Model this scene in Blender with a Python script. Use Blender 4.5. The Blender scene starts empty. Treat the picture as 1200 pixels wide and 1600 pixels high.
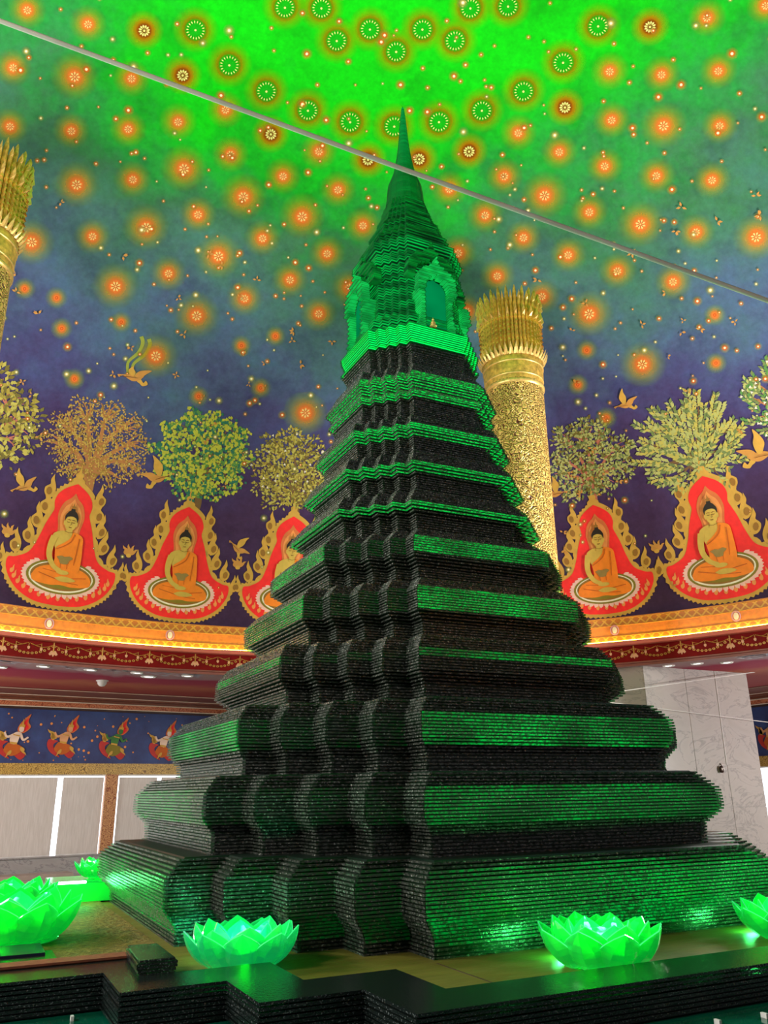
import bpy, bmesh, math, random
import numpy as np
from mathutils import Vector, Matrix
random.seed(7)
PI = math.pi
sc = bpy.context.scene
col = sc.collection
# ---------------------------------------------------------------- camera
cam_d = bpy.data.cameras.new('camera'); cam = bpy.data.objects.new('camera', cam_d); col.objects.link(cam)
cam_d.sensor_fit = 'VERTICAL'; cam_d.sensor_height = 36; cam_d.lens = 28.662; cam_d.clip_start = .02; cam_d.clip_end = 300
PITCH, YAW, ROLL = math.radians(18.8682), math.radians(26.4724), math.radians(-.80305)
fw = Vector((math.sin(YAW)*math.cos(PITCH), math.cos(YAW)*math.cos(PITCH), math.sin(PITCH)))
r0 = Vector((math.cos(YAW), -math.sin(YAW), 0)); u0 = r0.cross(fw)
rt = math.cos(ROLL)*r0 + math.sin(ROLL)*u0; up = -math.sin(ROLL)*r0 + math.cos(ROLL)*u0
cam.matrix_world = Matrix(((rt.x, up.x, -fw.x, -3.46772), (rt.y, up.y, -fw.y, -6.35014), (rt.z, up.z, -fw.z, .82286), (0, 0, 0, 1)))
sc.camera = cam
# ---------------------------------------------------------------- world, lights, exposure
sc.view_settings.view_transform = 'Standard'; sc.view_settings.look = 'None'
sc.view_settings.exposure = 0; sc.view_settings.gamma = 1; sc.view_settings.use_curve_mapping = False
w = bpy.data.worlds.new('world'); sc.world = w; w.use_nodes = True
w.node_tree.nodes['Background'].inputs[0].default_value = (.93, .96, 1, 1)
w.node_tree.nodes['Background'].inputs[1].default_value = .2
def area(loc, target, size, power, color):
    l = bpy.data.lights.new('fill_lamp', 'AREA'); l.shape = 'DISK'; l.size = size; l.energy = power; l.color = color
    o = bpy.data.objects.new('fill_lamp', l); col.objects.link(o); o.location = loc
    o.rotation_euler = (Vector(target) - Vector(loc)).to_track_quat('-Z', 'Y').to_euler()
    return o
def polar(r, deg, z): return (r*math.cos(math.radians(deg)), r*math.sin(math.radians(deg)), z)
# unseen fill lamps added at ledge height beside the view to brighten the dome
for deg, pw in ((152, 520), (178, 640), (206, 400), (-6, 560), (5, 480)):
    area(polar(8.4, deg, 3.75), polar(4.5, deg + 180, 8.0), 1.6, pw, (1, .96, .88))
# unseen fill lamps added to brighten the back wall and the marble pier
area((-7.5, 9.5, 1.6), (1.5, 14, 2.6), 1.2, 240, (1, .95, .9))
area((11.8, -1.0, 1.2), (10.4, 7, 1.9), 1.0, 300, (1, .96, .93))
# ---------------------------------------------------------------- helpers
def lin(c):
    c = c/255; return c/12.92 if c <= .04045 else ((c+.055)/1.055)**2.4
def rgb(r, g, b): return (lin(r), lin(g), lin(b), 1)
def newmat(name):
    m = bpy.data.materials.new(name); m.use_nodes = True; nt = m.node_tree; nt.nodes.clear()
    return m, nt, nt.nodes.new('ShaderNodeOutputMaterial')
def link(nt, a, b): nt.links.new(a, b)
def node(nt, kind, **kw):
    n = nt.nodes.new(kind)
    for k, v in kw.items():
        if k.startswith('i_'):
            key = k[2:]; n.inputs[int(key) if key.isdigit() else key.replace('_', ' ')].default_value = v
        else: setattr(n, k, v)
    return n
def ramp(nt, stops, fac=None):
    n = nt.nodes.new('ShaderNodeValToRGB'); e = n.color_ramp.elements
    while len(e) < len(stops): e.new(.5)
    for el, (p, c) in zip(e, stops): el.position = p; el.color = c
    if fac: link(nt, fac, n.inputs[0])
    return n
def math_(nt, op, a, b=None):
    n = nt.nodes.new('ShaderNodeMath'); n.operation = op
    for i, x in enumerate((a, b)):
        if x is None: continue
        if isinstance(x, (int, float)): n.inputs[i].default_value = x
        else: link(nt, x, n.inputs[i])
    return n.outputs[0]
def noise(nt, scale, detail=3, rough=.5, coord='Object', stretch=None):
    tc = node(nt, 'ShaderNodeTexCoord'); n = node(nt, 'ShaderNodeTexNoise', i_Scale=scale, i_Detail=detail, i_Roughness=rough)
    src = tc.outputs[coord]
    if stretch:
        mp = node(nt, 'ShaderNodeMapping'); mp.inputs['Scale'].default_value = stretch; link(nt, src, mp.inputs[0]); src = mp.outputs[0]
    link(nt, src, n.inputs['Vector']); return n
def simple(name, c, rough=.6, metal=0, var=.12, vscale=6, bump=0, bscale=40, spec=.4):
    """plain painted / stone / metal surface with a little procedural variation"""
    m, nt, out = newmat(name)
    b = node(nt, 'ShaderNodeBsdfPrincipled', i_Roughness=rough, i_Metallic=metal); b.inputs['Specular IOR Level'].default_value = spec
    n = noise(nt, vscale, 4)
    d = tuple(x*(1-var) for x in c[:3])+(1,); l = tuple(min(1, x*(1+var)) for x in c[:3])+(1,)
    link(nt, ramp(nt, [(.3, d), (.7, l)], n.outputs[0]).outputs[0], b.inputs['Base Color'])
    if bump:
        n2 = noise(nt, bscale, 3); bp = node(nt, 'ShaderNodeBump', i_Strength=bump, i_Distance=.02)
        link(nt, n2.outputs[0], bp.inputs['Height']); link(nt, bp.outputs[0], b.inputs['Normal'])
    link(nt, b.outputs[0], out.inputs[0]); return m
def emit(name, c, s):
    m, nt, out = newmat(name); e = node(nt, 'ShaderNodeEmission', i_Strength=s); e.inputs[0].default_value = c
    link(nt, e.outputs[0], out.inputs[0]); return m
def mesh(name, v, f, mats, mi=None, uv=None, smooth=False):
    me = bpy.data.meshes.new(name); me.from_pydata([tuple(p) for p in v], [], f)
    for m in (mats if isinstance(mats, (list, tuple)) else [mats]): me.materials.append(m)
    if mi is not None: me.polygons.foreach_set('material_index', mi)
    if smooth: me.polygons.foreach_set('use_smooth', [True]*len(me.polygons))
    if uv is not None:
        l = me.uv_layers.new(name='uv'); 
        l.data.foreach_set('uv', np.array([uv[i] for p in me.polygons for i in p.vertices], dtype=np.float32).ravel())
    me.update(); return me
def obj(name, me, parent=None, loc=None, rotz=None):
    o = bpy.data.objects.new(name, me); col.objects.link(o)
    if parent: o.parent = parent
    if loc is not None: o.location = loc
    if rotz is not None: o.rotation_euler = (0, 0, rotz)
    return o
def tag(o, label=None, cat=None, group=None, kind=None):
    if label: o['label'] = label
    if cat: o['category'] = cat
    if group: o['group'] = group
    if kind: o['kind'] = kind
    return o
def thing(name, label, cat, loc=(0, 0, 0), rotz=0, group=None):
    return tag(obj(name, None, None, loc, rotz), label, cat, group)
class MB:
    """collects simple solids into one mesh"""
    def __init__(s): s.v = []; s.f = []; s.m = []
    def add(s, v, f, m=0):
        k = len(s.v); s.v += [tuple(p) for p in v]; s.f += [tuple(i+k for i in q) for q in f]; s.m += [m]*len(f)
    def box(s, x0, x1, y0, y1, z0, z1, m=0, M=None):
        v = [Vector((x, y, z)) for z in (z0, z1) for x, y in ((x0, y0), (x1, y0), (x1, y1), (x0, y1))]
        if M: v = [M @ p for p in v]
        s.add(v, [(3, 2, 1, 0), (4, 5, 6, 7), (0, 1, 5, 4), (1, 2, 6, 5), (2, 3, 7, 6), (3, 0, 4, 7)], m)
    def prism(s, poly, z0, z1, m=0, poly1=None):
        n = len(poly); p1 = poly1 or poly
        s.add([(x, y, z0) for x, y in poly]+[(x, y, z1) for x, y in p1],
              [tuple(range(n))[::-1], tuple(range(n, 2*n))]+[(i, (i+1) % n, n+(i+1) % n, n+i) for i in range(n)], m)
    def tube(s, pts, r, seg=6, m=0, caps=True):
        pts = [Vector(p) for p in pts]; k = len(s.v); n = len(pts); v = []; f = []
        for i, p in enumerate(pts):
            t = (pts[min(i+1, n-1)]-pts[max(i-1, 0)]).normalized()
            a = t.orthogonal().normalized() if abs(t.z) > .9 else t.cross(Vector((0, 0, 1))).normalized(); b = t.cross(a)
            rr = r[i] if isinstance(r, (list, tuple)) else r
            v += [p+rr*(math.cos(2*PI*j/seg)*a+math.sin(2*PI*j/seg)*b) for j in range(seg)]
        for i in range(n-1):
            f += [(i*seg+j, i*seg+(j+1) % seg, (i+1)*seg+(j+1) % seg, (i+1)*seg+j) for j in range(seg)]
        if caps: f += [tuple(range(seg))[::-1], tuple((n-1)*seg+j for j in range(seg))]
        s.add(v, f, m)
    def lathe(s, prof, seg=32, m=0, c=(0, 0, 0), close=False):
        n = len(prof); v = [(c[0]+r*math.cos(2*PI*j/seg), c[1]+r*math.sin(2*PI*j/seg), c[2]+z) for r, z in prof for j in range(seg)]
        rows = n if close else n-1
        f = [(i*seg+j, i*seg+(j+1) % seg, ((i+1) % n)*seg+(j+1) % seg, ((i+1) % n)*seg+j) for i in range(rows) for j in range(seg)]
        s.add(v, f, m)
    def build(s, name, mats, parent=None, smooth=False, loc=None, rotz=None):
        return obj(name, mesh(name, s.v, s.f, mats, s.m if isinstance(mats, (list, tuple)) else None, None, smooth), parent, loc, rotz)

# ---------------------------------------------------------------- materials
def glass_mat(name, base, tint, through, rough=.16, bstr=.55, grain=42, chip=(.05, .06, .055, 1), chips=True):
    """edge of a stacked glass sheet: chipped, glossy, partly letting through the LED strip behind"""
    m, nt, out = newmat(name)
    b = node(nt, 'ShaderNodeBsdfPrincipled', i_Roughness=rough, i_IOR=1.52)
    nc = noise(nt, grain*.9, 2, .6, stretch=(1, 1, 1.3)); gm = node(nt, 'ShaderNodeNewGeometry'); sz = node(nt, 'ShaderNodeSeparateXYZ'); link(nt, gm.outputs['True Normal'], sz.inputs[0])
    edge = math_(nt, 'SUBTRACT', 1, math_(nt, 'ABSOLUTE', sz.outputs[2]))          # frosted chips on the cut edges only, reflected glints painted into their colour
    link(nt, ramp(nt, [(.58, base), (.70, chip)], math_(nt, 'MULTIPLY', nc.outputs[0], edge)).outputs[0], b.inputs['Base Color'])
    n = noise(nt, grain, 2, .6, stretch=(1, 1, .8)); bp = node(nt, 'ShaderNodeBump', i_Strength=bstr, i_Distance=.006)
    link(nt, n.outputs[0], bp.inputs['Height']); link(nt, bp.outputs[0], b.inputs['Normal'])
    t = node(nt, 'ShaderNodeBsdfTransparent'); t.inputs[0].default_value = tint
    mix = node(nt, 'ShaderNodeMixShader'); mix.inputs[0].default_value = through
    if through > 0 and chips:      # chips scatter the light: the pass-through varies across the edge
        n2 = noise(nt, grain*.55, 2, .6, stretch=(1, 1, 1.3))
        r = ramp(nt, [(.44, (through*.3,)*3+(1,)), (.60, (min(1, through*1.7),)*3+(1,))], n2.outputs[0]); link(nt, r.outputs[0], mix.inputs[0])
    link(nt, b.outputs[0], mix.inputs[1]); link(nt, t.outputs[0], mix.inputs[2]); link(nt, mix.outputs[0], out.inputs[0])
    return m
def led_mat(name, strength, color=(0, 1, .17, 1), patch=(.25, 1.2), scale=1.6, zs=2.2):
    m, nt, out = newmat(name); e = node(nt, 'ShaderNodeEmission'); e.inputs[0].default_value = color
    n = noise(nt, scale, 2, .6, stretch=(1, 1, zs)); a, bb = patch
    r = ramp(nt, [(.38, (a*strength,)*3+(1,)), (.66, (min(bb*strength, 1),)*3+(1,))], n.outputs[0])
    k = max(1.0, bb*strength); link(nt, math_(nt, 'MULTIPLY', r.outputs[0], k), e.inputs[1])
    link(nt, e.outputs[0], out.inputs[0]); return m
M = {}
M['glass'] = glass_mat('stacked_glass', (.048, .054, .046, 1), (.45, 1, .6, 1), .45, .2, .3, 80, (.34, .35, .32, 1))
M['glass_clear'] = glass_mat('clear_glass_edge', (.008, .10, .035, 1), (.5, 1, .65, 1), .62, .22, .12, 95, chips=False)
M['glass_parapet'] = glass_mat('parapet_glass', (.008, .012, .011, 1), (1, 1, 1, 1), 0, .12, .3, 110, (.15, .17, .17, 1))
M['core'] = simple('dark_glass_core', (.002, .01, .005, 1), .4)
M['gold'] = simple('gilded_relief', (.72, .42, .08, 1), .4, .35, .4, 14, .35, 30)
M['gold_pale'] = simple('pale_gold', (.85, .55, .17, 1), .35, .4, .2, 20)
M['marble'] = None

def marble(name, c0, c1, vein, scale=1.2, rough=.3):
    m, nt, out = newmat(name); b = node(nt, 'ShaderNodeBsdfPrincipled', i_Roughness=rough)
    n = noise(nt, scale, 8, .65, stretch=(1, 1, 1.8)); n.inputs['Distortion'].default_value = 1.4
    r = ramp(nt, [(.3, c0), (.49, c1), (.515, vein), (.54, c1), (.75, c0)], n.outputs[0])
    link(nt, r.outputs[0], b.inputs['Base Color']); link(nt, b.outputs[0], out.inputs[0]); return m
M['marble'] = marble('grey_marble', rgb(178, 172, 166), rgb(186, 180, 175), rgb(158, 153, 150), 1.1)
M['marble_dark'] = marble('veined_plinth_marble', rgb(160, 155, 152), rgb(172, 168, 166), rgb(138, 134, 134), .9)

# painted patterns on curved bands use uv = (metres along, metres up)
def lattice(name, ground, line, pitch, width, blur=.04, rough=.5, noise_amt=.2):
    m, nt, out = newmat(name); b = node(nt, 'ShaderNodeBsdfPrincipled', i_Roughness=rough)
    uv = node(nt, 'ShaderNodeUVMap'); sp = node(nt, 'ShaderNodeSeparateXYZ'); link(nt, uv.outputs[0], sp.inputs[0])
    U = math_(nt, 'DIVIDE', sp.outputs[0], pitch); V = math_(nt, 'DIVIDE', sp.outputs[1], pitch)
    def tri(a): return math_(nt, 'ABSOLUTE', math_(nt, 'SUBTRACT', math_(nt, 'FRACT', a), .5))
    d = math_(nt, 'MINIMUM', tri(math_(nt, 'ADD', U, V)), tri(math_(nt, 'SUBTRACT', U, V)))
    r = ramp(nt, [(width, line), (width+blur, ground)], d)
    n = noise(nt, 30, 3); mx = node(nt, 'ShaderNodeMix', data_type='RGBA', blend_type='MULTIPLY'); mx.inputs[0].default_value = noise_amt
    link(nt, r.outputs[0], mx.inputs[6]); link(nt, n.outputs[0], mx.inputs[7])
    link(nt, mx.outputs[2], b.inputs['Base Color']); link(nt, b.outputs[0], out.inputs[0]); return m
M['frieze_gold'] = lattice('gold_lattice_paint', rgb(205, 122, 50), rgb(235, 178, 70), .17, .09)
def scroll(name, ground, line, scale, rough=.45, metal=0, bump=.0, th=(.42, .5)):
    """scrollwork: distorted bands of a light tone on a darker ground"""
    m, nt, out = newmat(name); b = node(nt, 'ShaderNodeBsdfPrincipled', i_Roughness=rough)
    tc = node(nt, 'ShaderNodeTexCoord'); n = node(nt, 'ShaderNodeTexNoise', i_Scale=scale*.55, i_Detail=1.5)
    link(nt, tc.outputs['Object'], n.inputs['Vector'])
    mx = node(nt, 'ShaderNodeMix', data_type='RGBA', blend_type='LINEAR_LIGHT'); mx.inputs[0].default_value = .9/scale
    link(nt, tc.outputs['Object'], mx.inputs[6]); link(nt, n.outputs['Color'], mx.inputs[7])
    v = node(nt, 'ShaderNodeTexVoronoi', i_Scale=scale, feature='F1'); link(nt, mx.outputs[2], v.inputs['Vector'])
    wv = math_(nt, 'ABSOLUTE', math_(nt, 'SINE', math_(nt, 'MULTIPLY', v.outputs['Distance'], 9.5)))
    r = ramp(nt, [(th[0], ground), (th[1], line)], wv)
    link(nt, r.outputs[0], b.inputs['Base Color'])
    if metal: link(nt, math_(nt, 'MULTIPLY', ramp(nt, [(th[0], (0, 0, 0, 1)), (th[1], (1, 1, 1, 1))], wv).outputs[0], metal), b.inputs['Metallic'])
    if bump:
        bp = node(nt, 'ShaderNodeBump', i_Strength=bump, i_Distance=.03); link(nt, wv, bp.inputs['Height']); link(nt, bp.outputs[0], b.inputs['Normal'])
    link(nt, b.outputs[0], out.inputs[0]); return m

def ring_uv(R, z0, z1, seg=192, t=0.0, R1=None):
    """inner face of a cylinder (or cone), uv in metres"""
    v = []; f = []; uv = []; R1 = R if R1 is None else R1
    for j in range(seg+1):
        a = 2*PI*j/seg
        for k, (r, z) in enumerate(((R, z0), (R1, z1))):
            v.append((r*math.cos(a), r*math.sin(a), z)); uv.append((a*R, (z1-z0)*k))
    for j in range(seg): f.append((2*j+2, 2*j, 2*j+1, 2*j+3))
    return v, f, uv
# ---------------------------------------------------------------- the dome and its painted night sky
DR, DH, DZ = 9.2, 8.28, 3.88
_T = np.linspace(0, PI/2, 1500); _d = np.sqrt((DR*np.sin(_T))**2+(DH*np.cos(_T))**2)
_ARC = np.concatenate([[0], np.cumsum((_d[1:]+_d[:-1])/2*(_T[1]-_T[0]))])
def dome_at(az, th, off=0.0):
    c, s = math.cos(th), math.sin(th)
    p = Vector((DR*c*math.cos(az), DR*c*math.sin(az), DZ+DH*s))
    n = Vector((p.x/DR**2, p.y/DR**2, (p.z-DZ)/DH**2)).normalized()
    return p-n*off, n
def dome_xy(az0, X, Y, off=0.0):
    th = float(np.interp(max(Y, 0), _ARC, _T)); return dome_at(az0-X/(DR*math.cos(th)), th, off)[0]+Vector((0, 0, min(Y, 0)))
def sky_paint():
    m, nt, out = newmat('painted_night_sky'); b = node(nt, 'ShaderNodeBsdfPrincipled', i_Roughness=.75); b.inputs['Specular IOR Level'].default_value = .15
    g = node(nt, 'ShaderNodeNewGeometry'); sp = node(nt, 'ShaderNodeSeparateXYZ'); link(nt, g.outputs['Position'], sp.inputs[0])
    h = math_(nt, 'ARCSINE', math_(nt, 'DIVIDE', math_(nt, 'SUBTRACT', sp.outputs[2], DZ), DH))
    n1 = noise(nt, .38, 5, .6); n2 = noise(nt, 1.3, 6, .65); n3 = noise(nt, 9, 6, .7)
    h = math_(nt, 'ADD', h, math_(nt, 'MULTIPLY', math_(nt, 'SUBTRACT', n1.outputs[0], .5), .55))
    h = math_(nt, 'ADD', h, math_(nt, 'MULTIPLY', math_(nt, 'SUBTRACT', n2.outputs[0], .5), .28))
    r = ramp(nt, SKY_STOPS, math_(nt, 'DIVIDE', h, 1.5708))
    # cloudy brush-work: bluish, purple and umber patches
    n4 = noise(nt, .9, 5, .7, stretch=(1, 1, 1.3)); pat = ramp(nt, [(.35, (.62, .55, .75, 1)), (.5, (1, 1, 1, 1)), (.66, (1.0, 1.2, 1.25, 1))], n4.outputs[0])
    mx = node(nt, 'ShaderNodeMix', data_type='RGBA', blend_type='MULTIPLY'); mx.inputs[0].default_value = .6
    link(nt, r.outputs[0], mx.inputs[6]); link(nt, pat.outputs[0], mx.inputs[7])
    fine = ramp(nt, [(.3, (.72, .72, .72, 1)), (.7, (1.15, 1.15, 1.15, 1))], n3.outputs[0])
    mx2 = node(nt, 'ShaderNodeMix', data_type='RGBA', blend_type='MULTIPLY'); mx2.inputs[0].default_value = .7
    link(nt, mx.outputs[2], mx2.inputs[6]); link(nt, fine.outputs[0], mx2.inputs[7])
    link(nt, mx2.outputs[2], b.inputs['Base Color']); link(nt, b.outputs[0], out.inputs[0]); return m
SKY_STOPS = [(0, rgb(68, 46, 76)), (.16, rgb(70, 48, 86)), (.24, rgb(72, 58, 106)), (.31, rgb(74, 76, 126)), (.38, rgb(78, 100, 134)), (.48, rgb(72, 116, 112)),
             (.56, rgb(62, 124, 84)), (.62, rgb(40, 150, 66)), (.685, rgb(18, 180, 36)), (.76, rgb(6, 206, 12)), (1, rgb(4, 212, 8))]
v = []; f = []; SEG, ROWS = 160, 48
for i in range(ROWS):
    th = (PI/2-.02)*i/(ROWS-1)
    for j in range(SEG): v.append(dome_at(2*PI*j/SEG, th)[0])
for i in range(ROWS-1):
    for j in range(SEG): f.append((i*SEG+(j+1) % SEG, i*SEG+j, (i+1)*SEG+j, (i+1)*SEG+(j+1) % SEG))
f.append(tuple((ROWS-1)*SEG+j for j in range(SEG))[::-1])
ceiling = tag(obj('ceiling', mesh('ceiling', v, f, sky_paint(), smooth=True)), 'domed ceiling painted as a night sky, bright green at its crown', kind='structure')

def halo_mat(name, stops, hole=False):
    """painted halo disc: colour and cover by distance from the star's centre"""
    m, nt, out = newmat(name); uv = node(nt, 'ShaderNodeUVMap'); ln = node(nt, 'ShaderNodeVectorMath', operation='LENGTH'); link(nt, uv.outputs[0], ln.inputs[0])
    n = noise(nt, 14, 2); d = math_(nt, 'ADD', ln.outputs['Value'], math_(nt, 'MULTIPLY', math_(nt, 'SUBTRACT', n.outputs[0], .5), .12))
    c = ramp(nt, [(p, col_) for p, col_, a in stops], d); al = ramp(nt, [(p, (a, a, a, 1)) for p, col_, a in stops], d)
    b = node(nt, 'ShaderNodeBsdfDiffuse'); t = node(nt, 'ShaderNodeBsdfTransparent'); mx = node(nt, 'ShaderNodeMixShader')
    link(nt, c.outputs[0], b.inputs[0]); link(nt, al.outputs[0], mx.inputs[0]); link(nt, t.outputs[0], mx.inputs[1]); link(nt, b.outputs[0], mx.inputs[2])
    link(nt, mx.outputs[0], out.inputs[0]); return m
M['haloA'] = halo_mat('green_rosette_paint', [(0, rgb(40, 200, 40), .6), (.38, rgb(20, 190, 20), .5), (.46, rgb(120, 130, 10), .75), (.52, rgb(150, 140, 10), .7), (.68, rgb(140, 190, 10), .4), (1, rgb(90, 220, 10), 0)])
M['haloC'] = halo_mat('brown_rosette_paint', [(0, rgb(120, 90, 20), .9), (.32, rgb(140, 74, 15), .9), (.42, rgb(180, 120, 15), .75), (.66, rgb(160, 180, 15), .42), (1, rgb(110, 210, 15), 0)])
M['haloB'] = halo_mat('orange_star_paint', [(0, rgb(245, 140, 70), 1), (.12, rgb(190, 70, 30), 1), (.17, rgb(245, 130, 60), .95), (.28, rgb(236, 130, 50), .7), (.44, rgb(205, 165, 40), .48), (.66, rgb(165, 180, 40), .25), (1, rgb(120, 170, 50), 0)])
M['halo_small'] = halo_mat('small_star_paint', [(0, rgb(255, 250, 215), 1), (.16, rgb(255, 240, 190), 1), (.24, rgb(215, 110, 40), .9), (.40, rgb(210, 110, 40), .6), (.60, rgb(180, 160, 60), .32), (1, rgb(120, 150, 70), 0)])
M['halo_pale'] = halo_mat('pale_star_paint', [(0, rgb(255, 255, 240), 1), (.15, rgb(250, 240, 190), 1), (.3, rgb(215, 195, 110), .6), (.6, rgb(150, 160, 90), .3), (1, rgb(120, 140, 90), 0)])
M['petal_cream'] = simple('cream_petal_paint', rgb(228, 226, 130), .6)
M['petal_gold'] = simple('gold_petal_paint', rgb(240, 200, 120), .6)
def disc(name, mat, seg=20):
    v = [(0, 0, 0)]+[(math.cos(2*PI*j/seg), math.sin(2*PI*j/seg), 0) for j in range(seg)]
    return mesh(name, v, [(0, 1+j, 1+(j+1) % seg) for j in range(seg)], mat, uv=[(p[0], p[1]) for p in v])
def petals(name, n, r0, r1, w, mat, dot):
    mb = MB()
    for j in range(n):
        a = 2*PI*j/n; e = Vector((math.cos(a), math.sin(a), 0)); t = Vector((-e.y, e.x, 0)); mid = r0+(r1-r0)*.6
        mb.add([e*r0, e*mid-t*w, e*r1, e*mid+t*w], [(0, 1, 2, 3)])
    mb.add([(dot*math.cos(2*PI*j/8), dot*math.sin(2*PI*j/8), 0) for j in range(8)], [tuple(range(8))])
    return mesh(name, mb.v, mb.f, mat)
discA, discB, discC = disc('painted_star', M['haloA']), disc('painted_star', M['haloB']), disc('painted_star', M['haloC'])
petA = petals('petal_ring', 18, .27, .40, .028, M['petal_cream'], .05); petC = petals('petal_ring', 12, .10, .30, .05, M['petal_cream'], .06)
petB = petals('petal_ring', 8, .05, .22, .045, M['petal_gold'], .035)
def frame_at(az, th, off):
    p, n = dome_at(az, th, off); x = Vector((math.sin(az), -math.cos(az), 0)); z = -n; y = z.cross(x)
    return Matrix(((x.x, y.x, z.x, p.x), (x.y, y.y, z.y, p.y), (x.z, y.z, z.z, p.z), (0, 0, 0, 1)))
def star(az, th, r, d, p, k):
    o = obj('painted_star', d, ceiling); o.matrix_world = frame_at(az, th, .012+.0004*(k % 9)) @ Matrix.Scale(r, 4)
    if p: q = obj('petal_ring', p, o); q.location = (0, 0, .02)
SA=[ (1.8475,1.3024,0.36),(1.6423,1.3321,0.36),(1.2804,1.3227,0.37),(1.4745,1.2921,0.38),(2.1161,1.1789,0.36),(1.9135,1.1714,0.38),(1.7172,1.1660,0.39),(1.5130,1.1620,0.40),(1.3141,1.1586,0.41),(0.5731,1.3281,0.36),(0.3648,1.2977,0.36),(0.9225,1.3209,0.37),(0.7363,1.2886,0.38),(1.1012,1.2880,0.38),(0.1000,1.1742,0.36),(0.3034,1.1668,0.38),(0.5086,1.1606,0.39),(0.7078,1.1578,0.40),(0.9064,1.1565,0.41),(1.1111,1.1558,0.41) ]
SC=[ (2.0369,1.1088,0.32),(1.2188,1.0916,0.36),(-0.0247,1.1107,0.30),(0.3911,1.0990,0.33),(0.8029,1.0908,0.35),(1.0082,1.0918,0.36),(1.6293,1.0986,0.34),(2.2458,1.1168,0.30) ]
SB=[ (2.4970,0.9894,0.26),(2.3733,1.0531,0.27),(2.4040,0.9184,0.27),(2.2839,0.9823,0.36),(2.1613,1.0470,0.29),(2.3089,0.8484,0.28),(2.1901,0.9118,0.29),(2.0696,0.9768,0.30),(1.9533,1.0388,0.31),(1.8309,1.1023,0.31),(1.7396,1.0340,0.32),(1.4237,1.0939,0.33),(1.5341,1.0304,0.33),(1.3234,1.0271,0.34),(1.8594,0.9710,0.41),(1.9768,0.9055,0.32),(2.0960,0.8413,0.39),(2.2122,0.7788,0.29),(1.6445,0.9682,0.43),(1.7589,0.9026,0.34),(1.8799,0.8374,0.42),(1.9939,0.7740,0.32),(2.1111,0.7075,0.39),(1.4337,0.9618,0.44),(1.2204,0.9597,0.35),(1.5448,0.8998,0.35),(1.6585,0.8384,0.44),(1.3310,0.8941,0.36),(-0.1534,1.0488,0.27),(-0.2652,0.9863,0.26),(0.1824,1.1047,0.30),(0.0616,1.0415,0.29),(-0.0597,0.9787,0.28),(0.5946,1.0955,0.32),(0.2755,1.0339,0.31),(0.1560,0.9709,0.38),(0.0379,0.9087,0.29),(0.4829,1.0310,0.32),(0.3700,0.9677,0.32),(0.2523,0.9025,0.32),(0.1369,0.8391,0.31),(0.6960,1.0261,0.34),(0.5840,0.9645,0.43),(0.9036,1.0260,0.34),(0.7938,0.9604,0.35),(0.4723,0.9002,0.34),(0.6886,0.8962,0.35),(0.3547,0.8353,0.42),(0.2377,0.7712,0.32),(0.1242,0.7055,0.39),(0.5743,0.8341,0.35),(0.9021,0.8929,0.36),(1.8885,0.7052,0.43),(1.7744,0.7703,0.34),(1.5526,0.7674,0.36),(1.6675,0.7048,0.45),(2.0742,0.6239,0.19),(1.9644,0.5840,0.20),(1.8430,0.6413,0.21),(1.7380,0.5961,0.45),(1.8987,0.4962,0.20),(1.6129,0.5326,0.22),(1.5329,0.6641,0.22),(2.0029,0.6358,0.20),(1.4641,0.5770,0.23),(1.3425,0.5312,0.49),(1.3339,0.7621,0.37),(1.4334,0.8268,0.36),(1.4473,0.6991,0.22),(0.4611,0.7674,0.35),(0.3418,0.7025,0.34),(0.6786,0.7650,0.36),(0.5674,0.7009,0.46),(0.2854,0.6062,0.20),(0.5988,0.6253,0.22),(0.4787,0.5613,0.45),(0.6406,0.5544,0.22),(0.3226,0.5131,0.20),(0.5928,0.4659,0.22),(0.7931,0.8300,0.36),(0.8988,0.7646,0.37),(1.2497,0.8260,0.37) ]
k = 0
for az, th, r in SA: star(az, th, r*.97, discA, petA, k); k += 1
for az, th, r in SC: star(az, th, r*.97, discC, petC, k); k += 1
for az, th, r in SB: star(az, th, r*1.0, discB, petB if r > .25 else None, k); k += 1
# the countless small stars: one mesh of little painted discs
v = []; f = []; uv = []; mi = []; rs = random.Random(3)
for i in range(1500):
    az = rs.uniform(-.6, PI+.6); th = math.asin(rs.uniform(.06, .985)); r = rs.choice((.035, .045, .05, .06, .075, .10))*(1 if th > .5 else .9)
    if th < .38 and rs.random() < .45: continue
    mtx = frame_at(az, th, .02+.002*(i % 3)); b0 = len(v)
    for j in range(8): v.append(mtx @ Vector((r*math.cos(PI*j/4), r*math.sin(PI*j/4), 0))); uv.append((math.cos(PI*j/4), math.sin(PI*j/4)))
    f.append(tuple(range(b0, b0+8))); mi.append(0 if rs.random() < (.75 if th > .6 else .4) else 1)
tag(obj('small_stars', mesh('small_stars', v, f, [M['halo_small'], M['halo_pale']], mi, uv), ceiling), kind='stuff')

# ---------------------------------------------------------------- drum: cornice trims, soffit, walls, floor
M['pink'] = simple('salmon_plaster', rgb(224, 118, 100), .7, 0, .06, spec=.15)
M['red_band'] = simple('dark_red_lacquer', rgb(128, 16, 16), .7, 0, .12, 9, spec=.15)
M['cove'] = emit('cove_led', (1, .74, .07, 1), 26)
v, f, uv = ring_uv(9.19, 3.40, 3.90)
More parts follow.
